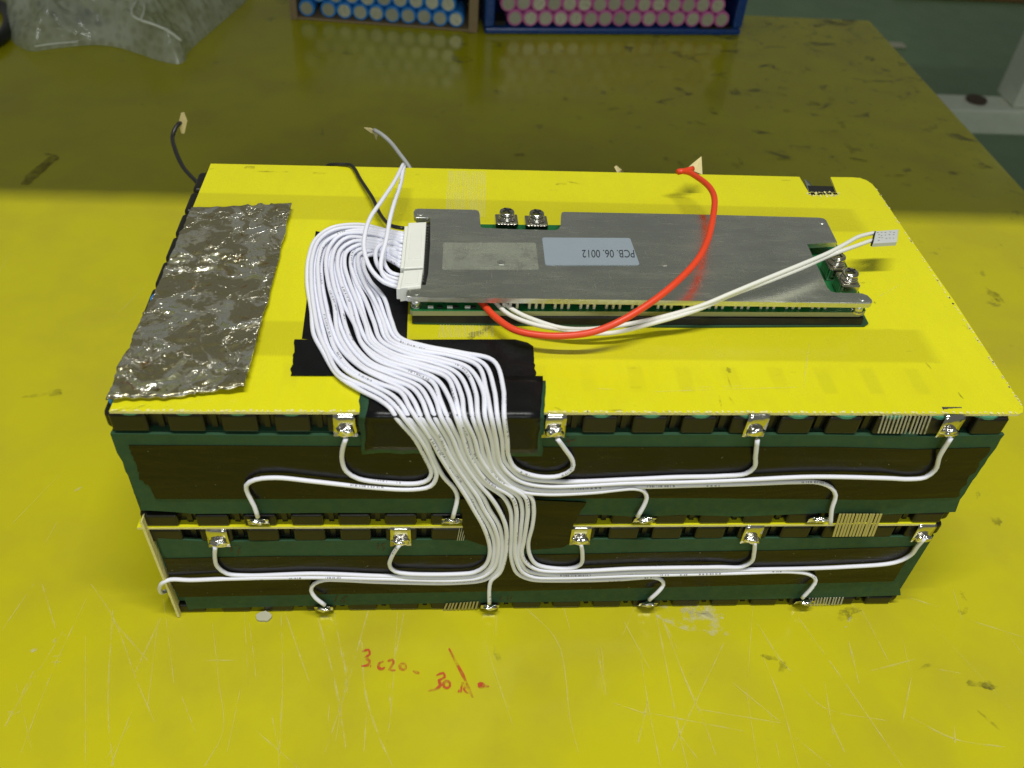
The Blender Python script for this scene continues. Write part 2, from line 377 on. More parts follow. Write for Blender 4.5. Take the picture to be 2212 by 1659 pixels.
def ribbon(bm, pts, wd, z, jitter=0.0):
    P = spline(pts, .004) if len(pts) > 2 else [Vector(pts[0]).lerp(Vector(pts[1]), i/8) for i in range(9)]
    n = len(P); L = []; Rr = []
    for i in range(n):
        d = (P[min(i+1, n-1)] - P[max(i-1, 0)]); d.z = 0; d.normalize(); s = Vector((-d.y, d.x, 0))
        ww = wd * .5 * (0.55 + .45 * math.sin(PI * min(1, max(0, i/(n-1)))) ** .5) * (1 + random.uniform(-jitter, jitter))
        L.append(bm.verts.new((P[i].x + s.x*ww, P[i].y + s.y*ww, z))); Rr.append(bm.verts.new((P[i].x - s.x*ww, P[i].y - s.y*ww, z)))
    for i in range(n - 1): bm.faces.new((L[i], Rr[i], Rr[i+1], L[i+1]))
sa = lambda p: (p[0]*.5705, p[1]*.5705 + 1261.8)
sb = lambda p: ((p[0]/1.277 + 2300)/1.8228, (p[1]/1.277 + 2300)/1.8228)
SCR_A = [[(130,0),(5,180)],[(340,30),(200,330),(80,640)],[(345,0),(430,130),(520,370),(585,520)],[(420,130),(560,290)],[(428,100),(410,480),(430,690)],[(325,200),(325,690)],[(600,130),(580,300),(560,460)],[(620,60),(660,380)],[(610,130),(510,340)],[(805,150),(830,380),(845,560),(775,690)],[(945,150),(970,350)],[(1065,110),(1070,380),(1055,690)],[(1080,110),(1170,370)],[(1205,130),(1270,380),(1310,620)],[(1395,100),(1310,400),(1230,640)],[(1370,220),(1385,420),(1440,590),(1490,696)],[(1505,110),(1480,480),(1465,600)],[(1990,90),(2110,220),(2160,520),(2190,640)],[(975,560),(1130,696)],[(780,290),(890,290)],[(200,275),(235,272)],[(195,297),(232,295)],[(198,320),(228,318)],[(160,0),(212,170)],[(240,180),(60,470)],[(1030,500),(1060,640)],[(1300,260),(1320,420)],[(1250,420),(1240,560)],[(1320,300),(1270,600)],[(1530,110),(1500,260)],[(1470,380),(1480,470)],[(1265,110),(1300,300)],[(130,330),(20,540)],[(500,480),(420,690)],[(690,430),(740,560)],[(910,400),(860,640)]]
SCR_B = [[(355,120),(420,450),(480,760),(520,925)],[(390,170),(520,510),(600,690),(660,860)],[(200,190),(330,430)],[(280,330),(320,600),(385,925)],[(700,300),(630,450),(440,840)],[(570,630),(990,700)],[(330,650),(800,740)],[(750,500),(980,690)],[(1040,120),(1290,470),(1600,920)],[(900,370),(990,600),(1080,925)],[(1330,290),(1380,500)],[(1390,120),(1530,390)],[(1600,60),(1780,115)],[(1960,190),(2212,270)],[(1640,490),(1600,690)],[(1780,430),(1890,450)],[(1240,700),(1310,850)],[(1060,770),(1240,920)],[(1430,440),(1660,380)],[(1640,670),(1860,780),(2110,820)],[(60,300),(110,560)],[(85,310),(100,450)],[(150,600),(330,660)],[(320,590),(270,800)],[(405,200),(470,330)],[(870,200),(1000,400),(1040,440)],[(1080,500),(1200,620),(1530,690)],[(1210,500),(1250,760)],[(1860,715),(1862,800)],[(480,760),(570,880)]]
bm = bmesh.new()
for l in SCR_A: ribbon(bm, [T(*sa(p), 0) for p in l], random.uniform(.0004, .0009), .0003, .3)
for l in SCR_B: ribbon(bm, [T(*sb(p), 0) for p in l], random.uniform(.0005, .0010), .0003, .3)
for i in range(70):
    x = random.uniform(-.25, .55); y = random.uniform(-.16, -.005) if i < 46 else random.uniform(.0, .3)
    if y > -.004 and -.02 < x < .38: x = random.choice((random.uniform(-.3, -.03), random.uniform(.39, .6)))
    a = random.gauss(PI/2, .35); l = random.uniform(.01, .05)
    ribbon(bm, [Vector((x, y, 0)), Vector((x + math.cos(a)*l, y + math.sin(a)*l, 0))], random.uniform(.00025, .0005), .00022, .3)
o = frombm('scratches', bm, M['scratch'], table); o['kind'] = 'stuff'
def splot(bm, c, rx, ry, z, seed, rot=0, n=26, amp=1.0):
    r = random.Random(seed); ph = r.uniform(0, 9); ctr = bm.verts.new((c.x, c.y, z)); ring = []
    for k in range(n):
        a = 2*PI*k/n; q = 1 + amp*(.55*(noise.noise(Vector((math.cos(a)*1.7 + ph, math.sin(a)*1.7, seed)))) + r.uniform(-.15, .15))
        x, y = rx*q*math.cos(a), ry*q*math.sin(a)
        ring.append(bm.verts.new((c.x + x*math.cos(rot) - y*math.sin(rot), c.y + x*math.sin(rot) + y*math.cos(rot), z)))
    for k in range(n): bm.faces.new((ctr, ring[k], ring[(k+1) % n]))
bm = bmesh.new()
for i, (u, v_, rx, ry, ro) in enumerate([(1480,1318,.011,.003,-.1),(1530,1322,.008,.003,-.3),(1500,1345,.016,.006,-.3),(128,1380,.003,.0012,.6),(75,1405,.002,.001,.4),(160,1060,.004,.0012,.5),(30,1540,.003,.001,.2),(1830,1345,.006,.002,.5)]):
    splot(bm, T(u, v_, 0), rx, ry, .00038, i, ro)
o = frombm('scuff_marks', bm, M['scuff'], table); o['kind'] = 'stuff'
bm = bmesh.new()
GR = [(1825,1330,.004,.003,.4),(1835,1322,.006,.002,.2),(1660,1420,.004,.0012,-.3),(1690,1440,.003,.002,1),(2120,1480,.007,.0016,-.2),(2135,1482,.003,.0025,0),(2140,1560,.006,.0008,-1),(1075,1415,.004,.0015,-1.3),(610,855,.002,.001,0),
      (1300,225,.004,.003,1),(1325,236,.006,.003,.6),(1360,245,.006,.002,.5),(1510,265,.009,.0022,-.6),(1540,240,.004,.008,.2),(1640,232,.004,.003,0),(1690,205,.006,.002,-.6),(1700,240,.004,.004,.5),(1765,225,.010,.0022,-.6),(1795,215,.004,.005,.2),(1820,270,.003,.008,.1),(1855,345,.010,.0022,-.3),(1835,320,.003,.009,.2),(1790,285,.013,.0014,.1),(1590,360,.003,.007,0),(1600,350,.002,.006,0),(1470,355,.002,.006,.2),(2120,360,.010,.0035,-.2),(2060,372,.006,.002,0),(2010,390,.009,.0015,.1),(2065,410,.006,.0015,-.4),(1220,215,.003,.004,.4),(1120,335,.005,.002,0),(1440,345,.003,.004,0),(1930,380,.012,.0018,.1),(1250,255,.003,.005,.7),(1690,345,.014,.0018,.05),(1720,410,.010,.0015,.1),(2150,640,.004,.010,.3),(1975,800,.004,.003,0),(80,855,.008,.0015,.2),(120,850,.004,.003,.6),(1745,150,.003,.004,0),(2150,1125,.003,.004,0),(2000,1440,.004,.001,.3),(900,390,.003,.002,0)]
for i, (u, v_, rx, ry, ro) in enumerate(GR): splot(bm, T(u, v_, 0), rx, ry, .00030 + .00001*i, 40 + i, ro)
o = frombm('grime_smears', bm, M['grime'], table); o['kind'] = 'stuff'
# handwriting on the bench
def circ(c, r): return [(c[0] + r*math.cos(a), c[1] + r*math.sin(a)) for a in [2*PI*k/8 for k in range(9)]]
INK = [[(1370,258),(1395,250),(1400,268),(1382,280),(1400,292),(1393,308),(1368,312)],[(1401,312),(1406,312)],[(1452,294),(1436,302),(1434,318),(1446,324),(1458,316)],[(1468,294),(1486,288),(1490,300),(1474,326),(1498,328)],circ((1526,314),12),[(1563,330),(1588,340)],
       [(1652,348),(1678,338),(1684,354),(1662,366),(1668,384),(1650,400),(1622,406)],circ((1692,382),13),[(1734,406),(1740,408)],[(1745,412),(1752,376),(1768,384),(1756,400),(1776,418)],[(1700,245),(1722,290),(1752,345),(1790,432)],[(1808,378),(1832,386),(1852,390)]]
bm = bmesh.new()
for l in INK: ribbon(bm, [T(*sa(p), 0) for p in l], .0014, .0005, .25)
ribbon(bm, [T(*sa(p), 0) for p in [(1810,382),(1835,388)]], .0032, .00055)
frombm('red_handwriting', bm, M['red_ink'], table)
bm = bmesh.new(); s1 = lambda p: (p[0]/3.0003, p[1]/3.0003)
ribbon(bm, [T(*s1(p), 0) for p in [(370,1012),(300,1065),(225,1130),(160,1200)]], .010, .0005, .2); ribbon(bm, [T(*s1(p), 0) for p in [(285,1000),(330,1006),(372,1012)]], .0028, .0006, .2)
frombm('dark_marker_stroke', bm, make_scratch_mat('faded_marker', (.06, .03, .012), .30, .70, .62), table)
c = T(571, 1334, 0)
bm = bmesh.new(); splot(bm, c, .0036, .0027, .0003, 3, 0, 26, .35); o = frombm('glue_chip', bm, M['pale_bit'])
sol = o.modifiers.new('s', 'SOLIDIFY'); sol.thickness = .0012; sol.offset = 1
tag(o, 'small pale translucent glue chip on the bench at the pack\'s lower left', 'glue chip')

# ------------------------------------------------------------------ floor rack at the right
rack = empty('metal_rack'); tag(rack, 'pale grey steel rack foot and post beyond the bench at right', 'rack')
zr = -.42
p0, p1 = T(1905, 200, zr), T(2300, 225, zr); q0 = T(1925, 222, zr)
yb0 = T(2100, 205, zr).y; yf0 = T(2100, 238, zr).y
box('base_beam', .95, 2.2, yf0, yb0, zr - .055, zr, M['rack'], rack, bev=.004)
px = T(2165, 212, zr).x
box('post', px, px + .075, yb0 - .06, yb0 + .02, zr + .0005, .6, M['rack'], rack, bev=.004)
box('side_panel', px + .0755, px + .6, yb0 - .045, yb0 - .035, zr + .0005, .5, simple('pale_panel', (.42, .55, .50), .5), rack)
hc = T(2108, 218, zr); bm = bmesh.new(); bm_cyl(bm, hc, .022, zr + .0005, zr + .006, 20); frombm('hole_disc', bm, simple('dark_hole', (.07, .045, .025), .7), rack)  # dark disc stands in for the hole in the beam's top
c = T(1935, 100, -.78); o = box('paper_scrap', c.x - .03, c.x + .03, c.y - .02, c.y + .02, -.7795, -.772, M['pale_bit'], None, bev=.003)
tag(o, 'small pale scrap lying on the green floor beside the bench', 'scrap')
c = T(2190, 2, -.78); o = box('cardboard_sheet', c.x - .5, c.x + .9, c.y - .02, c.y + .7, -.7795, -.765, simple('orange_board', (.28, .13, .04), .7), None, bev=.003)
tag(o, 'orange brown board lying on the floor in the top right corner', 'board')

# ------------------------------------------------------------------ boxes of cells at the back
def cell_mesh(kind):
    r, L = .0090, .064
    body = bpy.data.meshes.new('sleeve_' + kind); vs_ = []; fs = []; seg = 20
    prof = [(.0062, 0.0002), (.0074, -.0004), (.0086, -.0002), (r, .0008), (r, L)]
    for rr, yy in prof:
        for k in range(seg): vs_.append((rr*math.cos(2*PI*k/seg), yy, rr*math.sin(2*PI*k/seg)))
    for i in range(len(prof)-1):
        for k in range(seg): fs.append((i*seg+k, i*seg+(k+1) % seg, (i+1)*seg+(k+1) % seg, (i+1)*seg+k))
    fs.append(tuple((len(prof)-1)*seg+k for k in range(seg)))
    body.from_pydata(vs_, [], fs); body.materials.append(M['cell_' + kind])
    for p in body.polygons: p.use_smooth = True
    cap = bpy.data.meshes.new('end_' + kind); bm = bmesh.new(); bm_cyl(bm, (0,0), .0068, -.0004, .0006, 20, .0066)
    bmesh.ops.rotate(bm, verts=bm.verts, cent=(0,0,0), matrix=Euler((PI/2, 0, 0)).to_matrix()); bm.to_mesh(cap); bm.free(); cap.materials.append(M['cell_end'])
    return body, cap
def add_cell(frame, lx, lz, ms, label, group, ry=0, jy=0):
    e = empty('battery_cell'); e.matrix_world = frame @ __import__('mathutils').Matrix.Translation((lx, jy, lz)); e.rotation_euler.rotate_axis('Y', ry)
    tag(e, label, 'battery cell', group)
    a = bpy.data.objects.new('sleeve', ms[0]); b = bpy.data.objects.new('end_cap', ms[1])
    for q in (a, b): COL.objects.link(q); q.parent = e
from mathutils import Matrix
def frame_from(a, b):
    d = (b - a); ang = math.atan2(d.y, d.x); return Matrix.Translation(a) @ Matrix.Rotation(ang, 4, 'Z'), d.length
ORD = ['first','second','third','fourth','fifth','sixth','seventh','eighth','ninth','tenth','eleventh','twelfth','thirteenth','fourteenth','fifteenth']
ROWN = ['bottom row', 'second row from the bottom', 'third row from the bottom']
fa, wa = frame_from(T(645, 41, 0), T(1012, 68, 0)); ms = cell_mesh('blue')
cb = empty('cardboard_box'); cb.matrix_world = fa; tag(cb, 'open brown cardboard box of blue cells at the back of the bench', 'box')
def lb(name, f, *a, mat, parent, bev=0.0):
    o = box(name, *a, mat, parent, bev); return o
lb('bottom_board', fa, 0, wa, -.002, .075, .0006, .0030, mat=M['card'], parent=cb)
lb('side_board', fa, -.0075, -.0002, -.004, .075, .0006, .085, mat=M['card'], parent=cb)
lb('side_board', fa, wa + .0002, wa + .010, -.004, .075, .0006, .085, mat=M['card'], parent=cb)
lb('back_board', fa, 0, wa, .0755, .079, .0032, .085, mat=M['core'], parent=cb)
pb = .0182
xs0 = [.0105] + [.0105 + .0064 + pb*(i) for i in range(1, 10)]
zrow = [.0125, .0125 + .0158, .0125 + 2*.0158, .0125 + 3*.0158]
sc = (wa - .004) / (xs0[-1] + .0105)
for r_ in range(4):
    xs = xs0 if r_ % 2 == 0 else [x + pb/2 for x in ([.0160] + xs0[1:-1])]
    for i, x in enumerate(xs):
        if r_ == 0 and i == 0: lab = 'blue cell at the left end of the bottom row, a gap before the next'
        elif r_ < 2: lab = ORD[i] + ' blue cell from the left, ' + ROWN[r_] + ' in the cardboard box'
        else: lab = 'blue cell in the upper rows of the cardboard box, cut off by the picture'
        add_cell(fa, x * sc if r_ % 2 == 0 else min(x * sc, wa - .010), zrow[r_], ms, lab, 'blue cells in the cardboard box', random.uniform(0, 6), random.uniform(-.0015, .0015))
fb, wb = frame_from(T(1046, 72, 0), T(1596, 75, 0)); ms = cell_mesh('pink')
cr = empty('plastic_crate'); cr.matrix_world = fb; tag(cr, 'dark blue plastic crate of pink cells at the back of the bench', 'crate')
lb('bottom', fb, 0, wb, -.004, .085, .0006, .0075, mat=M['crate'], parent=cr, bev=.002)
lb('side_wall', fb, -.0005, .0105, -.003, .085, .0078, .095, mat=M['crate'], parent=cr, bev=.002)
lb('side_wall', fb, wb - .0105, wb + .0005, -.003, .085, .0078, .095, mat=M['crate'], parent=cr, bev=.002)
lb('back_wall', fb, .011, wb - .011, .082, .085, .0078, .095, mat=M['crate'], parent=cr)
lb('black_pad', fb, .0115, .024, .002, .030, .0079, .0125, mat=M['core'], parent=cr); lb('black_pad', fb, wb - .050, wb - .012, -.0035, .020, .0076, .0095, mat=M['core'], parent=cr)
pp = (wb - .050) / 14.5
for r_ in range(4):
    for i in range(15):
        x = .0335 + pp * i + (0 if r_ % 2 == 0 else -pp * .5)
        lab = ORD[i] + ' pink cell from the left, ' + ROWN[r_] + ' in the blue crate' if r_ < 2 else 'pink cell in the upper rows of the blue crate, cut off by the picture'
        add_cell(fb, x, .0172 + r_ * .0158, ms, lab, 'pink cells in the blue crate', random.uniform(0, 6), random.uniform(-.0015, .0015))

# ------------------------------------------------------------------ bubble wrap parcel
OUT = [(10,45),(18,75),(35,98),(70,112),(120,106),(200,99),(250,103),(300,118),(350,134),(388,140),(400,134),(405,118),(430,92),(465,62),(500,32),(530,5),(560,-40),(560,-90),(400,-120),(200,-120),(60,-80),(15,-20)]
oc = [T(u, v_, 0) for u, v_ in OUT]; ctr = sum(oc, Vector()) / len(oc)
loop = spline(oc + [oc[0]], .0035)[:-1]; nl = len(loop); nr = 84
vs_ = [(ctr.x, ctr.y, .052)]; fs = []
for j in range(1, nr + 1):
    t_ = j / nr
    for i, p in enumerate(loop):
        q = ctr.lerp(p, t_); h = .050 * (1 - t_ ** 3.2) ** .75
        wq = noise.noise(Vector((q.x*18, q.y*18, 2))) * .5
        nz = noise.noise(Vector((q.x*14, q.y*14, 3))) * .022 + ((1 - abs(noise.noise(Vector((q.x*26 + q.y*18 + wq, q.y*20 - q.x*9, 9))))) ** 6 - .3) * .022
        h = max(.0008, h + nz * (1 - t_ ** 6) * min(1, h/.02))
        gx, gy = q.x/.0095, q.y/.0082; sx = (gx + .5*(int(math.floor(gy)) % 2)) % 1 - .5; sy = gy % 1 - .5
        bb = max(0, 1 - (sx*sx + sy*sy)/.17) ** .5 * .0036 if q.x > ctr.x - .02 else max(0, 1 - (sx*sx + sy*sy)/.17) ** .5 * .0022
        vs_.append((q.x, q.y, h + (bb if t_ < .985 else 0)))
for i in range(nl): fs.append((0, 1 + i, 1 + (i+1) % nl))
for j in range(nr - 1):
    for i in range(nl):
        a = 1 + j*nl; fs.append((a + i, a + nl + i, a + nl + (i+1) % nl, a + (i+1) % nl))
bw = mesh('bubble_wrap', vs_, fs, M['bubble'], None, smooth=True); tag(bw, 'crumpled clear bubble wrap parcel at the top left of the bench', 'bubble wrap')
for l, rr in (([(294,3,.046),(285,18,.044),(284,32,.042)], .0011), ([(284,32,.042),(300,42,.040),(330,52,.036),(362,66,.030),(392,88,.020)], .0014), ([(312,8,.045),(310,28,.043),(302,44,.040)], .0010), ([(75,100,.010),(120,94,.011),(170,90,.011)], .0008)):
    tube('fold_highlight', [T(u, v_, z) for u, v_, z in l], rr, M['film'], bw, seg=8)  # opaque white tubes stand for the bright highlights along the film's folds
c0 = T(130, 22, .011); c1 = T(225, 48, .010)
it = tube('wrapped_part', [T(85, 8, .011), c0, T(180, 34, .011), c1], .010, M['navy'], None, taper=lambda t_: .15 + .9*math.sin(PI*(.06 + .88*t_))); tag(it, 'dark navy part showing through the bubble wrap', 'wrapped part')
cable = tube('black_cable', [T(-60, 110, .006), T(-10, 90, .006), T(8, 75, .006), T(20, 50, .006), T(10, 20, .006), T(-30, -5, .006)], .006, M['black_wire']); tag(cable, 'black cable at the left picture edge beside the bubble wrap', 'cable')

# ------------------------------------------------------------------ battery pack
pack = empty('battery_pack'); tag(pack, 'big two layer battery pack of black cell holders with green paper wrap and yellow plates', 'battery pack')
X0, X1, NC = -.0025, .3622, 18; PIT = (X1 - X0) / NC
ROWS = [(.1268, .1368), (.0674, .0754), (.0562, .0655), (.0004, .0070)]     # holder rows, bottom and top
D = .1870
box('cell_core', X0 + .004, X1 - .004, .005, D - .003, .0006, .1366, M['core'], pack)  # dark filler box added to block light inside the pack
for ri, (z0, z1) in enumerate(ROWS):
    bm = bmesh.new()
    bbox(bm, X0 + .001, X1 - .001, .0032, .0048, z0 + .0002, z1 - .0004)
    for i in range(1, NC):
        x = X0 + PIT * i; bbox(bm, x - .0011, x + .0011, .0020, .0031, z0 + .0003, z1 - .0010)
    frombm('holder_strip', bm, M['holder'], pack)
    me = boxmesh('cell_holder', -.0070, .0070, -.0003, .0060, z0, z1 - .0006, M['holder'], .0011, 3)
    for i in range(NC):
        o = bpy.data.objects.new('cell_holder', me); COL.objects.link(o); o.parent = pack; o.location.x = X0 + PIT * (i + .5)
        if i in (0, NC - 1): o.location.x += (-.0012 if i == 0 else .0022 if ri == 0 else -.0004)
    ms2 = boxmesh('side_holder', -.0034, .0030, -.0092, .0092, z0, z1 - .0006, M['holder'], .0022, 4)
    for i in range(9):
        for s in (0, 1):
            o = bpy.data.objects.new('side_holder', ms2); COL.objects.link(o); o.parent = pack
            o.location = (X0 + .0030 if s == 0 else X1 - .0030, .0102 + .0204 * i, 0); o.rotation_euler.z = 0 if s == 0 else PI
    if ri == 0:
        bm = bmesh.new()
        mr = bpy.data.meshes.new('insulator'); bm_cyl(bm, (0, .0083), .0086, z1 - .0011, z1 + .0002, 28); bm.to_mesh(mr); bm.free(); mr.materials.append(M['ring'])
        for i in range(NC):
            o = bpy.data.objects.new('insulator', mr); COL.objects.link(o); o.parent = pack; o.location.x = X0 + PIT * (i + .5)
for k, v_ in enumerate((870, 790, 714, 655)):
    p = T((232, 264, 296, 322)[k], v_, .1372)
    bm = bmesh.new(); bm_cyl(bm, (p.x + .0068, p.y + .004), .0072, .130, .13695, 24); frombm('cell_sleeve', bm, M['cell_blue'], pack)
# paper wraps and side walls
for z0, z1 in ((.0755, .1262), (.0072, .0560)):
    box('paper_wrap', X0 + .0008, X1 - .0008, .0016, D - .001, z0 + .0006, z1 - .0006, M['paper'], pack)
def fpoly(pts, y): return [Fp(u, v_, y) for u, v_ in pts]
up = [(238,937),(330,938),(600,941),(900,941),(1190,941),(1500,939),(1800,940),(2010,944),(2170,939)] + jag((2170,939),(2127,1003),5,2,1) + jag((2127,1003),(2074,1079),6,2,21) + [(2074,1079),(2064,1106),(1900,1112),(1780,1108),(1600,1116),(1470,1112),(1380,1117),(1300,1112),(1000,1108),(700,1108),(420,1110),(375,1106)] + jag((308,1102),(238,937),8,4,2)[:-1]
slab('paper_sheet', fpoly(up, -.0004), (0, .0016, 0), M['paper'], pack)
lo = [(340,1163),(470,1171),(700,1168),(1000,1166),(1250,1165),(1400,1166),(1640,1163),(1800,1162),(1995,1159)] + [(1990,1165),(1968,1190),(1950,1225),(1943,1262),(1946,1286),(1800,1291),(1600,1295),(1400,1297),(1200,1300),(900,1304),(600,1310),(420,1315)] + jag((408,1318),(340,1163),10,3,3)[:-1]
slab('paper_sheet', fpoly(lo, -.0004), (0, .0016, 0), M['paper'], pack)
# black tape bands
ut = [(278,962),(500,963),(900,966),(1200,966),(1500,966),(1800,966),(1980,971),(2140,967)] + jag((2140,967),(2066,1075),14,4,4) + [(2066,1075),(1900,1080),(1790,1079),(1500,1076),(1200,1077),(900,1077),(600,1078),(336,1078)] + jag((330,1066),(300,1030),7,5,5) + jag((300,1026),(278,962),14,4,6)[:-1]
slab('tape_band', fpoly(ut, -.0007), (0, .00025, 0), M['tape'], pack)
lt = [(352,1207),(600,1202),(900,1201),(1250,1197),(1500,1192),(1700,1189),(1975,1181)] + jag((1975,1181),(1930,1256),6,3,7) + [(1930,1256),(1700,1262),(1400,1270),(1100,1277),(700,1284),(384,1290)] + jag((384,1290),(352,1207),12,3.5,8)[:-1]
slab('tape_band', fpoly(lt, -.0007), (0, .00025, 0), M['tape'], pack)
mp = [(993,1079),(1080,1077),(1180,1082),(1267,1086)] + jag((1267,1086),(1238,1132),5,2,9) + [(1238,1134),(1240,1168),(1215,1183),(1120,1190),(1050,1180),(1005,1165),(1000,1140),(994,1110)]
slab('tape_patch', fpoly(mp, -.0016), (0, .0004, 0), M['tape'], pack)
# plates
rc = [T(u, v_, ZP) for u, v_ in [(1794,382),(1840,383),(1858,384),(1872,389),(1884,397),(1893,408)]]
pl = [T(235,888,ZP), T(700,890,ZP), T(1200,891,ZP), T(1700,892,ZP), T(2202,894,ZP), T(2210,890,ZP), T(2211,879,ZP), T(2060,648,ZP), T(1960,506,ZP)] + rc[::-1] + [T(1808,417,ZP), T(1790,415,ZP), T(1770,418,ZP), T(1746,415,ZP), T(1727,381.5,ZP), T(1400,374,ZP), T(1000,365,ZP), T(455,353,ZP)]
slab('top_plate', pl, (0, 0, -.0013), M['plate'], pack, bev=.0002, sidemat=M['plate_edge'])
zc = .1375
tagp = [T(1737,386,ZP-.0015), T(1748,392,ZP-.004), T(1762,412,ZP-.004), T(1746,413,ZP-.0015)]
slab('nickel_flap', tagp, (0, 0, -.0004), M['nickel'], pack)
slab('middle_plate', [Vector(p) for p in ((-.0045,-.0007,.0674),(.3565,-.0007,.0674),(.3585,.002,.0674),(.3585,D,.0674),(-.0045,D,.0674))], (0, 0, -.0013), M['plate'], pack, sidemat=M['plate_edge'])
a_, b_ = Fp(305, 1122, -.001), Fp(382, 1316, -.001)
slab('side_plate', [(a_.x, -.003, a_.z), (a_.x + .0011, -.003, a_.z + .001), (b_.x + .0011, -.003, .0006), (b_.x, -.003, .0006)], (0, .17, 0), M['plate_edge'], pack)
# pale torn fringe along the cut front edge of the top plate
bm = bmesh.new()
for i in range(150):
    u = 240 + i * 13.1 + random.uniform(-4, 4); v_ = 888 + (u - 235) / 1967 * 5.5; c = T(u, v_ - random.uniform(.5, 2.5), ZP)
    splot(bm, c, random.uniform(.0004, .0011), random.uniform(.0003, .0007), ZP + .00015, 300 + i, 0, 7)
for i in range(80):
    t_ = random.random(); u = 1893 + t_*(2209 - 1893); v_ = 408 + t_*(877 - 408); c = T(u - random.uniform(0, 2.5), v_, ZP); splot(bm, c, .0004, random.uniform(.0004, .001), ZP + .00015, 500 + i, 0, 7)
for i in range(60):
    u = random.uniform(1744, 1812); c = T(u, 417 + random.uniform(0, 9) * random.random(), ZP); splot(bm, c, .0006, random.uniform(.0006, .0018), ZP + .00015, 600 + i, 0, 7)
o = frombm('frayed_fringe', bm, M['plate_edge'], pack); o['kind'] = 'stuff'
# dirt rubbed into the plate
bm = bmesh.new()
for i, (u, v_, rx, ry, ro) in enumerate([(540,362,.0032,.0018,0),(575,371,.0055,.0006,0),(605,371,.004,.0005,0),(690,374,.004,.0008,0),(1212,398,.0035,.0010,.1),(1245,396,.0045,.0007,-.3),(470,372,.002,.0004,.2),(458,365,.002,.0005,.3),(432,400,.002,.0004,.3),(1030,722,.0035,.0022,0),(1045,714,.004,.001,.8),(1015,730,.002,.001,0),(1574,800,.0012,.0018,0),(1577,830,.0003,.006,0),(1580,865,.0004,.003,.3),(1556,868,.0004,.004,-.1),(1216,888,.0028,.0006,-.5),(1205,883,.0018,.0004,-.5),(268,884,.004,.0005,.4),(300,880,.003,.0004,.5),(1860,612,.002,.0010,.2),(1890,655,.0006,.001,0),(1875,660,.0006,.0015,0),(2075,855,.0004,.0022,.1),(2005,790,.0004,.002,.2),(2195,884,.003,.0006,0),(2185,880,.0006,.001,0),(1700,390,.003,.0004,0),(900,378,.002,.0005,0),(1430,890,.005,.0004,.1),(1330,887,.003,.0004,0)]):
    splot(bm, T(u, v_, ZP), rx, ry, ZP + .00012 + .000004*i, 700 + i, ro, 16)
o = frombm('grime_marks', bm, M['grime'], pack); o['kind'] = 'stuff'
bm = bmesh.new()
for l in [[(1748,742),(1740,800),(1735,850)],[(1400,847),(1540,842),(1760,836)],[(1900,640),(1945,615)],[(1480,838),(1600,834)],[(1290,840),(1330,842)]]: ribbon(bm, [T(u, v_, ZP) for u, v_ in l], .0005, ZP + .00016, .3)
o = frombm('plate_scratches', bm, M['scratch'], pack); o['kind'] = 'stuff'

# filament strapping tape
def filaments(name, quad, n, plane, lift, mat_sheet=None, wid=.42):
    """quad: a-b is the first filament, d-c the last, picture pixels, on plane function"""
    a, b, c, d = [plane(*q) for q in quad]; bm = bmesh.new(); nn = (b - a).cross(d - a).normalized()
    if nn.dot(CAM_LOC - a) < 0: nn = -nn
    for i in range(n):
        t0 = (i + .5 - wid/2 + random.uniform(-.12, .12)) / n; t1 = t0 + wid / n
        p = [a.lerp(d, t0), a.lerp(d, t1), b.lerp(c, t1), b.lerp(c, t0)]
        lo_ = [bm.verts.new(q + nn * lift) for q in p]; hi_ = [bm.verts.new(q + nn * (lift + .00025)) for q in p]
        bm.faces.new(hi_)
        for k in range(4): bm.faces.new((lo_[k], lo_[(k+1) % 4], hi_[(k+1) % 4], hi_[k]))
    return frombm(name, bm, mat_sheet or M['fibre'], pack)
fy = lambda y: (lambda u, v_: Fp(u, v_, y))
tz = lambda u, v_: T(u, v_, ZP)
M['fibre_thin'] = make_scratch_mat('sunken_filament', (.78, .74, .42), .2, .5, .34)
filaments('filament_tape', [(1905,897),(1893,934),(2000,936),(2014,898)], 13, fy(-.0006), .0002)
filaments('filament_tape', [(1812,1109),(1797,1158),(1887,1157),(1906,1109)], 13, fy(-.0016), .0002, simple('amber_filament', (.50, .44, .16), .4), .72)
filaments('filament_tape', [(962,1302),(955,1318),(1032,1314),(1036,1298)], 10, fy(-.0006), .0002, simple('amber_filament_dark', (.38, .33, .14), .4), .5)
filaments('filament_tape', [(1746,1291),(1742,1308),(1818,1304),(1823,1289)], 12, fy(-.0006), .0002, None, .5)
filaments('filament_tape', [(990,1140),(985,1166),(1003,1166),(1010,1140)], 4, fy(-.0006), .0002, None, .4)
filaments('filament_tape', [(968,370),(962,470),(1048,470),(1051,372)], 17, tz, .0001, M['fibre_thin'], .45)
filaments('filament_tape', [(950,700),(946,730),(1068,728),(1066,702)], 20, tz, .0001, M['fibre_thin'], .35)

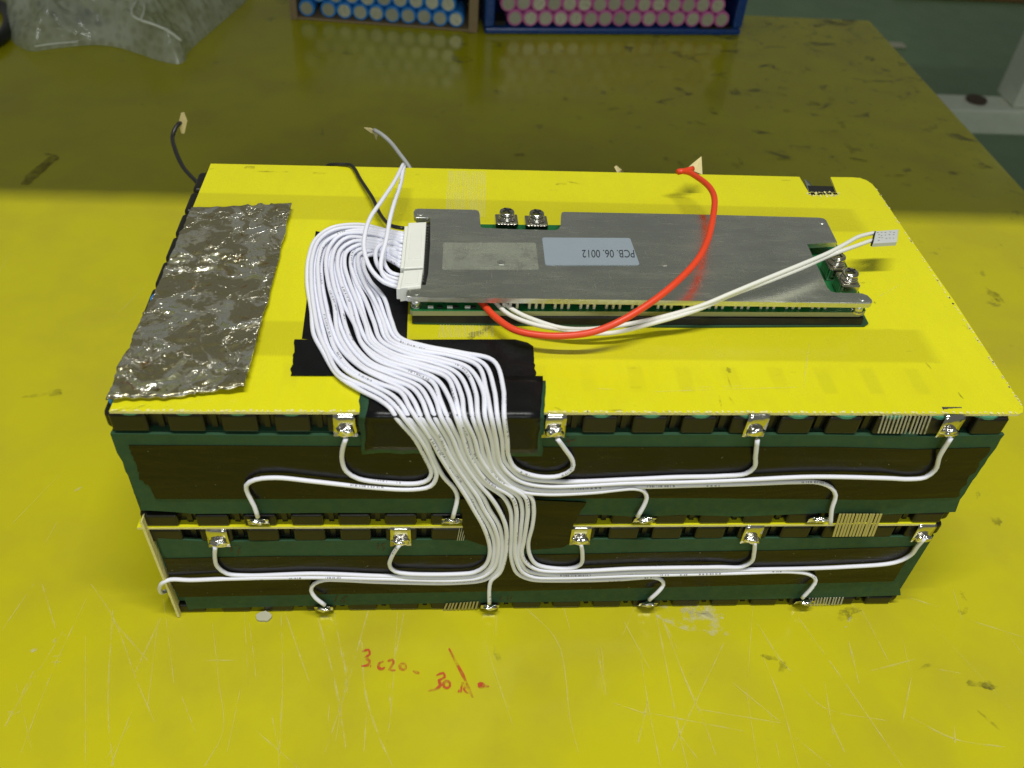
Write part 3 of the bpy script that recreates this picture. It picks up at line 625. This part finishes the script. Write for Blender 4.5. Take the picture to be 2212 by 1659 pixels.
# black tape on the top plate and over its front edge
zt = ZP + .0003
t1 = [(682,499),(720,507),(800,540),(880,560),(884,600),(880,700),(879,733)] + [(700,735),(652,731),(660,670),(668,600)]
slab('tape_strip', [T(u, v_, zt) for u, v_ in t1], (0, 0, -.0002), M['tape_matt'], pack)
t2 = [(636,733),(800,734),(1000,733),(1113,733),(1140,740),(1152,748)] + jag((1152,748),(1157,811),9,2.5,11) + [(1157,812),(900,812),(628,811)] + jag((628,811),(636,733),12,3.5,12)[1:]
slab('tape_strip', [T(u, v_, zt + .0003) for u, v_ in t2], (0, 0, -.0002), M['tape_matt'], pack)
def wrap(name, topq, frontq, off, mat):
    """sheet that lies on the plate and folds over its front edge; both lists run left to right edge first"""
    bm = bmesh.new(); rows = []
    (tl, tr), (el, er), (bl, br) = topq, frontq[0], frontq[1]
    P = []
    nseg = 14
    def lerp2(a, b, t_): return (a[0] + (b[0]-a[0])*t_, a[1] + (b[1]-a[1])*t_)
    for j in range(7):
        t_ = j/6*.97; P.append([T(*lerp2(lerp2(tl, el, t_), lerp2(tr, er, t_), i/nseg), ZP + off) for i in range(nseg+1)])
    e0 = P[-1]
    for j in range(8):
        t_ = j/7*.96 + .04; rw = [Fp(*lerp2(lerp2(el, bl, t_), lerp2(er, br, t_), i/nseg), -.0022 - off) for i in range(nseg+1)]
        P.append(rw)
    r = random.Random(5)
    for a, rw in enumerate(P):
        for i, p in enumerate(rw):
            if i in (0, nseg): p.x += r.uniform(-.0003, .0003)
            if a == len(P)-1: p.z += r.uniform(-.0006, .0006)
            p += Vector((0, noise.noise(p*90)*.0004 if a > 7 else 0, 0))
    V = [[bm.verts.new(p) for p in rw] for rw in P]
    for j in range(len(V)-1):
        for i in range(nseg): bm.faces.new((V[j][i], V[j+1][i], V[j+1][i+1], V[j][i+1]))
    o = frombm(name, bm, mat, pack, smooth=True); s = o.modifiers.new('s', 'SOLIDIFY'); s.thickness = .0003; s.offset = -1
    return o
wrap('paper_fold', ((778,830),(1178,822)), (((775,902),(1176,903)), ((783,980),(1172,985))), .0006, M['paper'])
wrap('tape_fold', ((806,812),(1172,812)), (((789,903),(1168,903)), ((789,972),(1160,978))), .0011, M['tape_matt'])

# nickel tabs with solder
def blob_mesh(seed, rx, ry, rz):
    bm = bmesh.new(); bmesh.ops.create_icosphere(bm, subdivisions=3, radius=1)
    for v_ in bm.verts:
        k = 1 + .45 * noise.noise(v_.co * 1.6 + Vector((seed*3.1, 0, 0))) + .10 * noise.noise(v_.co * 4 + Vector((0, seed, 0)))
        v_.co = Vector((v_.co.x * rx, v_.co.y * ry, v_.co.z * rz)) * k
    return bm
def tab(u, v_top, hang, seed, tilt):
    r = random.Random(seed); p = Fp(u, v_top, -.001); wd = .0043
    if hang:
        prof = [(.0045, .0006), (-.0006, .0004), (-.0014, -.0006), (-.0015, -.0045), (-.0018, -.0072), (-.0017 - r.uniform(0, .0007), -.0103)]
    else:
        prof = [(.0008, .0002), (-.0011, .0005), (-.0015, .0020), (-.0019, .0040), (-.0026 - r.uniform(0, .0005), .0064)]
    bm = bmesh.new(); n = len(prof); V = []
    for j, (y, z) in enumerate(prof):
        row = []
        for i in range(5):
            s = i/4*2 - 1; f = j/(n-1); dx = tilt * .0018 * f
            row.append(bm.verts.new((p.x + s*wd*(1 + (.10*f if hang else .05)) + dx, y + (-.0009*s*tilt*f) - .0006*f*abs(s)*r.uniform(.2, 1), p.z + z + .0008*f*s*tilt)))
        V.append(row)
    for j in range(n-1):
        for i in range(4): bm.faces.new((V[j][i], V[j+1][i], V[j+1][i+1], V[j][i+1]))
    o = frombm('nickel_tab', bm, M['nickel'], pack, smooth=True); s = o.modifiers.new('s', 'SOLIDIFY'); s.thickness = .00022; s.offset = 0
    if hang: c = Vector((p.x + tilt*.0012, -.0030, p.z - .0066)); bm = blob_mesh(seed, .0038, .0018, .0022)
    else: c = Vector((p.x + tilt*.001, -.0034, p.z + .0056)); bm = blob_mesh(seed, .0033, .0016, .0013)
    bmesh.ops.translate(bm, verts=bm.verts, vec=c); frombm('solder_blob', bm, M['solder'], o, smooth=True)
    return c
TABS = {}
for i, (u, v_) in enumerate([(744,899),(1202,900),(1642,900),(2066,902)]): TABS[('A', i)] = tab(u, v_, True, i + 1, (.0, -.35, -.5, -.7)[i])
for i, (u, v_) in enumerate([(560,1134),(976,1132),(1386,1130),(1762,1130)]): TABS[('B', i)] = tab(u, v_, False, i + 11, (.2, 0, .4, -.2)[i])
for i, (u, v_) in enumerate([(466,1146),(865,1142),(1257,1140),(1632,1138),(2005,1136)]): TABS[('C', i)] = tab(u, v_, True, i + 21, (.2, 0, -.1, -.4, -.5)[i])
for i, (u, v_) in enumerate([(701,1320),(1056,1316),(1396,1310),(1731,1306)]): TABS[('D', i)] = tab(u, v_, False, i + 31, (.1, .2, .1, .2)[i])
# pencilled cell numbers on the paper
s5 = lambda p: ((p[0]/2.011 + 500)/1.8228, (p[1]/2.011 + 1980)/1.8228)
def number(strokes, wd, f):
    bm = bmesh.new()
    for l in strokes:
        P = [Fp(*f(q), -.00085) for q in l]; L_ = []; R_ = []
        for i, p in enumerate(P):
            d = (P[min(i+1, len(P)-1)] - P[max(i-1, 0)]).normalized(); sd = Vector((-d.z, 0, d.x)) * wd/2
            L_.append(bm.verts.new(p + sd)); R_.append(bm.verts.new(p - sd))
        for i in range(len(P)-1): bm.faces.new((L_[i], R_[i], R_[i+1], L_[i+1]))
    frombm('pencil_number', bm, M['brown_ink'], pack)['kind'] = 'stuff'
s6 = lambda p: ((p[0]/2.011 + 1500)/1.8228, (p[1]/2.011 + 1980)/1.8228); s3 = lambda p: ((p[0]/2.011 + 1400)/1.8228, (p[1]/2.011 + 1600)/1.8228)
number([[(825,342),(830,390)],[(855,345),(905,340),(885,375),(878,412)]], .0006, s5)
number([[(1990,325),(1985,370)],[(2050,325),(2022,328),(2020,345),(2042,355),(2028,380)]], .0006, s5)
number([[(1665,735),(1645,785)],[(1745,738),(1700,765),(1690,790),(1715,795),(1730,775),(1700,775)]], .0006, s5)
number([[(960,740),(940,775)],[(1010,735),(1000,775)],[(1040,740),(1020,775)]], .0005, s6)
number([[(1680,245),(1690,310)],[(1650,285),(1745,265)]], .0006, s3)

# ------------------------------------------------------------------ tinned metal sheet
quad = [(230,858),(529,842),(631,445),(414,451)]
q3 = [T(*q, ZP + .0022) for q in quad]; nx, ny = 90, 130; V = []; fs = []
r = random.Random(4)
el = [noise.noise(Vector((j*.09, 1, 0)))*.0012 + noise.noise(Vector((j*.35, 5, 0)))*.0006 for j in range(ny+1)]; er = [noise.noise(Vector((j*.1, 9, 0)))*.0006 for j in range(ny+1)]
for j in range(ny+1):
    for i in range(nx+1):
        a = q3[0].lerp(q3[3], j/ny); b = q3[1].lerp(q3[2], j/ny); s_ = i/nx
        p = a.lerp(b, s_)
        p.x += el[j]*(1-s_) + er[j]*s_; p.y += (noise.noise(Vector((i*.12, 20, 0)))*.0016)*(1 - j/ny) + noise.noise(Vector((i*.12, 30, 0)))*.0006*(j/ny) - (.0013 if i < nx*.64 and j == 0 else 0)
        w_ = Vector((p.x*42, p.y*62, 0)); d1 = noise.noise(w_ * 1.2 + Vector((noise.noise(w_*2)*1.4, noise.noise(w_*2 + Vector((7,7,7)))*1.4, 0)))
        ridge = (1 - abs(noise.noise(w_*1.7 + Vector((3,1,0)) + Vector((d1, d1, 0))))) ** 6
        p.z += .0006*d1 + .0014*ridge*max(0, noise.noise(w_*.6 + Vector((2,2,0)))*2 + .3) + .00018*noise.noise(w_*4) + .0018*(s_-.3)**2 + .0008*math.sin(j*.06)
        V.append(p)
for j in range(ny):
    for i in range(nx): a = j*(nx+1) + i; fs.append((a, a+1, a+nx+2, a+nx+1))
sheet = mesh('metal_sheet', V, fs, M['dross'], None, smooth=True); s = sheet.modifiers.new('s', 'SOLIDIFY'); s.thickness = .0008; s.offset = -1
tag(sheet, 'tarnished silver solder crusted metal sheet lying on the pack\'s left end', 'metal sheet')

# ------------------------------------------------------------------ protection board with heatsink
mod = empty('circuit_module'); tag(mod, 'battery management board with grey aluminium cover plate on top of the pack', 'circuit board')
ZH, ZHB, ZB, ZBB = ZP + .0150, ZP + .0124, ZP + .0077, ZP + .0052
hs = [(877,638),(878,628),(882,620),(889,617),(921,616),(925,590),(929,530),(931,472),(926,469.5),(899,469.5),(894,466),(893,457),(897,451),(905,450),(1028,452.5),(1034,455),(1036,462),(1037,490),(1041,492.5),(1100,495),(1200,498),(1208,495),(1212,488),(1212,462),(1214,458),(1219,457),(1500,463),(1769,470),(1779,471),(1785,475),(1809,523),(1742,527),(1785,620),(1794,630),(1806,633),(1862,633),(1874,637),(1884,647),(1885,652),(1880,655),(1500,650),(1100,644.5),(890,641),(880,640.5)]
slab('cover_plate', [T(u, v_, ZH) for u, v_ in hs], (0, 0, ZHB - ZH), M['alu'], mod, bev=.0003, sidemat=M['alu_edge'])
slab('board', [T(u, v_, ZB) for u, v_ in [(886,669),(891,672),(1300,673),(1860,675),(1870,671),(1860,640),(1792,493),(1500,489),(905,483),(900,520)]], (0, 0, ZBB - ZB), M['pcb'], mod, sidemat=M['pcb_edge'])
slab('foam_pad', [T(u, v_, ZBB - .0003) for u, v_ in [(890,682),(1300,688),(1866,688),(1790,520),(912,510)]], (0, 0, -.0042), M['foam'], mod)
slab('insulation_paper', [T(u, v_, ZP + .0011) for u, v_ in [(894,697),(1200,702),(1500,705),(1868,703),(1876,698),(1790,530),(915,520)]], (0, 0, -.0008), M['paper'], mod)
for u, v_ in ((899,632),(1862,645),(1775,480),(908,461)):
    p = T(u, v_, ZH)
    bm = bmesh.new(); bm_cyl(bm, p, .0021, ZB + .0001, ZHB - .0001, 16); frombm('standoff', bm, M['alu_edge'], mod, True)
    bm = bmesh.new(); bm_cyl(bm, p, .0024, ZB + .00005, ZB + .0006, 16); frombm('solder_ring', bm, M['solder'], mod)
    bm = bmesh.new(); bm_cyl(bm, p, .0016, ZH - .0002, ZH + .00025, 16); frombm('rivet', bm, M['alu'], mod)
for u, v_, rr in ((1435,570,.0018),(1083,567,.0020)):
    p = T(u, v_, ZH); bm = bmesh.new(); bm_cyl(bm, p, rr, ZH + .00002, ZH + .00025, 6); frombm('press_mark', bm, M['alu_edge'], mod)
# transistors along the front edge of the board
mb = boxmesh('transistor', -.0046, .0046, .0010, .0090, ZB + .0004, ZHB - .0002, M['ic'], .0003)
ml = boxmesh('leg', -.00065, .00065, -.0010, .0014, ZB + .0001, ZB + .0034, M['tin'], .0003)
y_front = T(1400, 672, ZB).y
for i in range(13):
    u = 1158 + 55.6 * (i - 1); p = T(u, 672.5, ZB)
    t_ = bpy.data.objects.new('transistor', mb); COL.objects.link(t_); t_.parent = mod; t_.location = (p.x, p.y + .0022, 0)
    for k in (-1, 0, 1):
        l = bpy.data.objects.new('leg', ml); COL.objects.link(l); l.parent = t_; l.location.x = k * .0030 * .98
for i, u in enumerate((930, 950, 972, 985, 1010, 1022)):
    p = T(u, 670, ZB); box('resistor', p.x - .0012, p.x + .0012, p.y + .001, p.y + .0022, ZB + .0001, ZB + .0008, M['ic'] if i % 2 else M['nylon'], mod, .0001)
# screw terminals
def terminal(u, v_, rz):
    p = T(u, v_, ZH - .0015)
    e = bpy.data.objects.new('screw_terminal', boxmesh('terminal_bracket', -.0055, .0055, -.0042, .0042, 0, .0068, M['steel'], .0007, 2)); COL.objects.link(e); e.parent = mod
    e.location = (p.x, p.y, ZB + .0001); e.rotation_euler.z = rz
    bm = bmesh.new()
    for s in (-1, 1):
        for k in range(6): x = -.0043 + k * .0015; bbox(bm, x, x + .0007, s*.0043 - .00025, s*.0043 + .00025, .0008, .0062)
    frombm('ridges', bm, M['steel'], e)
    lathe('washer', [(.0020, .0069), (.0040, .0069), (.0041, .0074), (.0039, .0079), (.0036, .0080), (.0037, .0085), (.0035, .0089), (.0020, .0090)], M['steel'], e, 24)
    hd = lathe('screw_head', [(.0020, .0088), (.0034, .0091), (.0037, .0096), (.0037, .0101), (.0034, .0107), (.0026, .0111), (.0012, .01135), (.0002, .0114)], M['steel'], e, 24)
    bm = bmesh.new(); bbox(bm, -.0022, .0022, -.0004, .0004, .0108, .01150); bbox(bm, -.00039, .00039, -.0022, .0022, .0108, .01151)
    bmesh.ops.rotate(bm, verts=bm.verts, cent=(0,0,0), matrix=Matrix.Rotation(.5, 3, 'Z')); frombm('cross_slot', bm, M['ic'], hd)
terminal(1094, 476, .02); terminal(1158, 479, .02); terminal(1804, 571, PI/2 - .05); terminal(1831, 606, PI/2 - .05)
# sticker, print and old adhesive
def quadslab(name, q, z, th, mat, parent, rad=.0012):
    P = [T(*p, z) for p in q]; out = []
    for i in range(4):
        a, b, c_ = P[i-1], P[i], P[(i+1) % 4]
        u_ = (a - b).normalized()*rad; w_ = (c_ - b).normalized()*rad
        for k in range(5): f = k/4; out.append(b + u_*(1-f)**2 + w_*f**2)
    return slab(name, out, (0, 0, -th), mat, parent)
st = quadslab('sticker', [(1171,513),(1361,514),(1382,572),(1178,572)], ZH + .00028, .00022, M['label'], mod)
fc = bpy.data.curves.new('print', 'FONT'); fc.body = 'PCB. 06. 0012'; fc.size = 1
fo = bpy.data.objects.new('tmp', fc); COL.objects.link(fo); dg = bpy.context.evaluated_depsgraph_get(); me = bpy.data.meshes.new_from_object(fo.evaluated_get(dg)); bpy.data.objects.remove(fo)
xs = [v_.co.x for v_ in me.vertices]; ys = [v_.co.y for v_ in me.vertices]; x0, x1, y0, y1 = min(xs), max(xs), min(ys), max(ys)
A, B, Cc = T(1369, 541, ZH), T(1257, 541, ZH), T(1371, 557.5, ZH)      # start and end of the baseline, top of the first letter
for v_ in me.vertices:
    fx, fy_ = (v_.co.x - x0)/(x1-x0), (v_.co.y - y0)/(y1-y0); q = A + (B-A)*fx + (Cc-A)*fy_; v_.co = (q.x, q.y, ZH + .00036)
me.materials.append(M['ink']); link('sticker_print', me, None, st)
quadslab('adhesive_residue', [(958,524),(1157,524),(1164,582),(955,582)], ZH + .00014, .0001, M['residue'], mod)
# pin header
hp = [T(917,480,ZB+.004), T(931,480,ZB+.004), T(925,612,ZB+.004), T(909,612,ZB+.004)]
slab('pin_header', hp, (0, 0, -.0038), M['ic'], mod)
for i in range(20):
    p = T(924 - i*.55, 488 + i*6.2, ZB + .005); box('pin', p.x - .0012, p.x + .0004, p.y - .0003, p.y + .0003, ZB + .0042, ZB + .0049, M['steel'], mod)

# ------------------------------------------------------------------ wire harness
har = empty('wire_harness'); tag(har, 'bundle of eighteen white wires fanning over the pack\'s front from a white plug', 'wire harness')
def plug(name, q, parent, notch):
    zt_ = ZP + .0158; P = [T(*p, zt_) for p in q]
    o = slab(name, P, (0, 0, -.0072), M['nylon'], parent, bev=.0004)
    c_ = sum(P, Vector())/4; I = [c_ + (p - c_)*.62 for p in P]
    slab('latch_panel', [p + Vector((0,0,.00035)) for p in I], (0, 0, -.0003), M['nylon'], o, bev=.0001)
    a, b = P[0], P[3]; d = (b - a); sd = Vector((-d.y, d.x, 0)).normalized(); 
    if sd.x > 0: sd = -sd
    L_ = [a + d*.04 + Vector((0,0,-.0009)), b - d*.04 + Vector((0,0,-.0009))]
    slab('wire_entry', [L_[0], L_[1], L_[1] + sd*.0016, L_[0] + sd*.0016], (0, 0, -.0055), M['nylon'], o, bev=.0003)
    return o
plug('connector_plug', [(882,481),(921,479),(915,577),(872,579)], har, True)
ST_L = [(874,505),(838,498),(772,487),(716,492),(684,515),(667,556),(665,610),(670,670),(680,722),(696,760),(730,811),(777,841),(820,864),(843,884),(856,902)]
ST_R = [(866,574),(848,566),(828,554),(806,549),(789,555),(786,575),(801,606),(826,642),(846,690),(864,729),(917,747),(1000,762),(1058,781),(1083,838),(1090,898)]
LAY = [.0008, .0012, .0018, .0020, .0022, .0022, .0020, .0016, .0013, .0010, .0006, .0004, .0003, .0002, 0]
RW = .00100
LOW = [(987,1041),(1007,1074),(1022,1100),(1044,1135)], [(1085,1041),(1148,1072),(1153,1100),(1150,1135)]
G1 = [987,998,1009,1020,1031,1043,1054,1065,1075,1085]; G2 = [1007,1019,1031,1043,1058,1086,1104,1119,1133,1146]; G3 = [1023,1034,1045,1057,1077,1102,1115,1128,1140,1153]; G4 = [1043,1055,1066,1078,1092,1105,1115,1126,1137,1150]
P1 = {0: [(919,990),(932,1019),(925,1036),(903,1044),(839,1043),(774,1034),(748,1018),(739,995),(740,970),(747,947)],
 1: [(933,995),(943,1027),(930,1050),(891,1057),(790,1052),(678,1040),(597,1032),(552,1036),(532,1048),(536,1068),(549,1093),(557,1117)],
 2: [(940,997),(959,1031),(981,1055),(988,1074),(984,1096),(978,1118)],
 3: [(1057,1176),(1057,1201),(1047,1223),(1025,1236),(987,1240),(877,1239),(853,1234),(842,1223),(847,1201),(863,1176)],
 4: [(1067,1170),(1066,1201),(1058,1225),(1036,1241),(987,1247),(823,1244),(683,1239),(530,1243),(490,1239),(470,1224),(464,1204),(465,1180)],
 5: [(1076,1170),(1074,1204),(1066,1228),(1041,1246),(987,1253),(823,1250),(683,1247),(492,1250),(411,1253),(368,1252),(351,1259),(345,1270),(351,1280),(358,1274)],
 6: [(1085,1174),(1082,1206),(1074,1232),(1047,1252),(987,1259),(823,1257),(738,1253),(700,1253),(679,1261),(672,1275),(681,1291),(702,1307)],
 7: [(1094,1174),(1090,1209),(1079,1238),(1061,1254),(1057,1272),(1057,1303)],
 8: [(1104,1172),(1103,1195),(1107,1217),(1117,1238),(1145,1251),(1205,1254),(1341,1251),(1380,1248),(1413,1247),(1429,1253),(1433,1263),(1424,1276),(1402,1296)],
 9: [(1113,1172),(1112,1195),(1117,1216),(1128,1235),(1152,1246),(1205,1248),(1368,1243),(1580,1238),(1710,1235),(1747,1240),(1762,1253),(1755,1268),(1733,1292)],
 10: [(1122,1172),(1119,1195),(1126,1216),(1141,1233),(1205,1242),(1368,1236),(1580,1231),(1818,1225),(1937,1214),(1967,1199),(1982,1180),(1997,1163)],
 11: [(1131,1172),(1127,1195),(1137,1216),(1164,1231),(1259,1233),(1368,1228),(1550,1225),(1603,1224),(1623,1213),(1629,1193),(1631,1170)],
 12: [(1141,1174),(1145,1200),(1159,1219),(1191,1227),(1235,1227),(1254,1219),(1258,1196),(1255,1174)],
 13: [(1066,1010),(1095,1043),(1120,1060),(1177,1067),(1286,1063),(1330,1058),(1371,1055),(1390,1060),(1397,1075),(1389,1096),(1377,1116)],
 14: [(1073,1005),(1095,1032),(1120,1049),(1177,1059),(1368,1052),(1480,1049),(1617,1045),(1726,1041),(1767,1042),(1795,1053),(1805,1070),(1797,1099),(1794,1132)],
 15: [(1081,1000),(1098,1022),(1125,1040),(1177,1050),(1368,1043),(1480,1041),(1617,1036),(1753,1030),(1917,1033),(1965,1035),(1999,1031),(2020,1015),(2030,985),(2054,946)],
 16: [(1090,995),(1104,1012),(1130,1031),(1204,1040),(1368,1035),(1453,1031),(1562,1028),(1611,1023),(1629,1010),(1632,985),(1636,950)],
 17: [(1099,985),(1114,1012),(1161,1029),(1209,1028),(1236,1013),(1237,996),(1219,968),(1204,948)]}
YF = -.0021
for k in range(18):
    t_ = k / 17; pts = []
    for s_, (a, b) in enumerate(zip(ST_L, ST_R)):
        tt = t_ + .075 * max(0, noise.noise(Vector((k*7.3, s_*.45, 21)))*1.6 - .35) - .05 * max(0, noise.noise(Vector((k*4.3, s_*.45, 33)))*1.6 - .45)
        lift = .0016 * min(1, abs(tt - t_) * 17)
        jx = noise.noise(Vector((k*3.7, s_*.8, 0))) * (0 if s_ == 0 else 5.0); jy = noise.noise(Vector((k*2.9, s_*.8, 7))) * 3.6
        u = a[0] + (b[0]-a[0])*tt + jx; v_ = a[1] + (b[1]-a[1])*tt + jy
        up_ = (k % 2) * LAY[s_] + (lift if 2 < s_ < 13 else 0)
        if s_ == 0: z = ZP + .0108 + .0016*(k % 2)
        elif s_ == 1: z = ZP + .0085 + up_
        elif s_ == 2: z = ZP + .0055 + up_
        elif s_ == 3: z = ZP + .0030 + up_
        else: z = ZP + .0016 + RW + up_ if s_ > 9 else ZP + .0009 + RW + up_
        if s_ == 14: pts.append(Fp(u, v_, -.0032 - .0006*(k % 2)))
        else: pts.append(T(u, v_, z))
    fl_ = .0007 * (k % 2)
    l_, r_ = (895, 1096), (921, 1100)
    pts.append(Fp(l_[0] + (l_[1]-l_[0])*t_ + noise.noise(Vector((k*5.1, 0, 3)))*2.5, 947, YF - .0012 - fl_))
    if 3 <= k <= 12:
        j = k - 3; pts.append(Fp(r_[0] + (r_[1]-r_[0])*t_ , 988, YF - .0008 - fl_))
        for gi, (G, vv) in enumerate(((G1, 1041), (G2, 1072), (G3, 1100), (G4, 1135))):
            if gi == 0 and j > 6: vv = 1036
            pts.append(Fp(G[j], vv, YF - (.0006 if gi else .0004) - fl_))
    lst = P1[k]; n = len(lst)
    for i, q in enumerate(lst):
        y = YF - fl_*(1 if i < n*.6 else .3)
        if i == n - 1: y = -.0042
        elif i == n - 2: y = -.0034
        pts.append(Fp(*q, y))
    if k == 5: pts = pts[:-4] + [Fp(353,1258,-.003), Fp(345,1270,-.0005), Fp(350,1280,.004), Fp(360,1276,.008)]
    tube('wire', pts, RW, M['wire'], har)
# plug for the small connector with its own leads
har2 = empty('small_wire_harness'); tag(har2, 'small white plug with two white leads rising to the pack\'s back edge', 'wire harness')
plug('connector_plug', [(872,584),(914,581),(909,617),(864,622)], har2, True)
LA = [(858,620,.0112),(830,610,.012),(806,588,.014),(792,562,.016),(786,531,.018),(789,503,.020),(800,470,.021),(823,436,.021),(851,394,.019),(871,355,.016)]
LB = [(860,612,.0116),(834,602,.013),(823,582,.0145),(825,554,.017),(834,520,.0195),(842,475,.021),(851,441,.021),(865,399,.018),(873,358,.015)]
for L_ in (LA, LB): tube('lead', [T(u, v_, ZP + h) for u, v_, h in L_], RW, M['wire'], har2)
for L_ in ([(861,604,.0112),(838,597,.0115),(818,577,.0112),(811,552,.0105),(818,532,.0098),(840,522,.0098),(868,530,.0104)], [(863,595,.0115),(846,590,.0120),(832,573,.0118),(829,552,.0108),(836,536,.0102),(868,545,.0104)]):
    tube('jumper', [T(u, v_, ZP + h) for u, v_, h in L_], RW, M['wire'], har2)
def flag(name, pts, parent):
    o = slab(name, pts, (.0002, .0004, 0), M['mask_tape'], parent); return o

# ------------------------------------------------------------------ loose leads
bw_pts = [T(u, v_, ZP + h) for u, v_, h in [(872,493,.0112),(858,491,.0108),(842,486,.009),(822,464,.006),(806,430,.0045),(790,405,.0035),(777,385,.003),(766,365,.0022),(757,356.5,.0016),(745,355.5,.0011),(728,355.5,.0006)]]
bw_pts += [bw_pts[-1] + Vector((-.006, .0035, -.0030)), bw_pts[-1] + Vector((-.010, .0055, -.0120))]
bwire = tube('black_lead', bw_pts, .00095, M['black_wire']); tag(bwire, 'thin black lead running from the white plug over the pack\'s back edge', 'wire')
red = empty('red_lead'); tag(red, 'thick red lead arching from under the cover plate, pale tape flag at its end', 'wire')
RP = [(1028,640,.0085),(1042,655,.0088),(1070,685,.0090),(1113,713,.0092),(1169,724,.0096),(1225,725,.0105),(1281,717,.0125),(1337,695,.0160),(1408,652,.0205),(1464,607,.0235),(1506,562,.0255),(1528,520,.0262),(1540,470,.0262),(1543,427,.0250),(1532,404,.0230),(1508,384,.0200),(1484,371,.0180),(1468,370,.0172),(1464,372,.0170)]
tube('insulation', [T(u, v_, ZP + h) for u, v_, h in RP], .00150, M['red'], red, seg=14)
tube('insulation', [T(u, v_, ZP + h) for u, v_, h in [(1466,372,.0165),(1482,368,.0166),(1497,364,.0165)]], .00140, M['red'], red, seg=12)
flag('tape_flag', [T(1486,362,ZP+.0165), T(1500,350,ZP+.017), T(1515,338,ZP+.018), T(1517,377,ZP+.013), T(1500,370,ZP+.015)], red)
sens = empty('temperature_sensor'); tag(sens, 'white twin lead temperature sensor with grey tip reaching over the plate\'s right side', 'sensor')
WA = [(1060,640,.0085),(1068,651,.0088),(1099,679,.0086),(1155,701,.0080),(1211,712,.0074),(1260,719,.0066),(1323,719,.0062),(1408,699,.0085),(1502,671,.0130),(1578,638,.0175),(1655,609,.0205),(1731,579,.0220),(1790,553,.0225),(1822,541,.0222),(1850,531,.0205),(1884,519,.0180)]
WB = [(1076,640,.0085),(1085,652,.0088),(1118,675,.0088),(1155,691,.0086),(1211,708,.0082),(1267,711,.0074),(1346,702,.0078),(1436,683,.0105),(1515,660,.0150),(1578,634,.0190),(1655,602,.0222),(1731,571,.0238),(1788,547,.0240),(1826,527,.0228),(1856,511,.0205),(1889,503,.0180)]
for L_ in (WA, WB): tube('lead', [T(u, v_, ZP + h) for u, v_, h in L_], .00098, M['wire_plain'], sens)
zt_ = ZP + .0192
slab('tip', [T(u, v_, zt_) for u, v_ in [(1892,499),(1942,495),(1938,522),(1886,525)]], (0, 0, -.0022), simple('grey_print_sleeve', (.56, .58, .57), .4, var=.05), sens, bev=.0003)
slab('end_seal', [T(u, v_, zt_ - .0001) for u, v_ in [(1889,500),(1892,499),(1886,525),(1883,523)]], (0, 0, -.0020), M['ic'], sens)
bm = bmesh.new()
for i in range(16):
    u = 1898 + (i % 5)*8 + random.uniform(-2, 2); v_ = 502 + (i // 5)*6 + random.uniform(-1, 1); c = T(u, v_, zt_); splot(bm, c, .00045, .00016, zt_ + .0001, 900 + i, 0, 8)
frombm('tip_print', bm, M['ink'], sens)
bl = empty('bent_black_lead'); tag(bl, 'black lead curving up behind the pack\'s left corner, pale tape flag on top', 'wire')
tube('insulation', [Fp(452,430,.215), Fp(430,400,.225), Fp(397,363,.245), Fp(378,322,.265), Fp(373,293,.28), Fp(380,275,.285), Fp(391,263,.29)], .0013, M['black_wire'], bl)
flag('tape_flag', [Fp(385,268,.2885), Fp(391,244,.289), Fp(397,243,.289), Fp(404,262,.289), Fp(398,289,.289), Fp(392,288,.289)], bl)
gl = empty('grey_lead'); tag(gl, 'grey lead rising behind the pack\'s back edge, yellow tape flag at its tip', 'wire')
tube('insulation', [Fp(897,390,.195), Fp(885,363,.20), Fp(862,331,.21), Fp(843,307,.22), Fp(825,291,.225), Fp(808,281,.23)], .00125, M['grey_wire'], gl)
flag('tape_flag', [Fp(812,284,.2295), Fp(800,277,.2295), Fp(786,276,.2295), Fp(798,285,.2295), Fp(808,290,.2295), Fp(813,303,.2295), Fp(816,289,.2295)], gl)
sc_ = slab('tape_scrap', [Fp(1334,374,.22), Fp(1327,361,.225), Fp(1332,358,.225), Fp(1343,367,.22), Fp(1349,375,.22)], (0, .0004, 0), M['mask_tape']); tag(sc_, 'tiny curl of pale tape behind the middle of the pack\'s back edge', 'tape scrap')
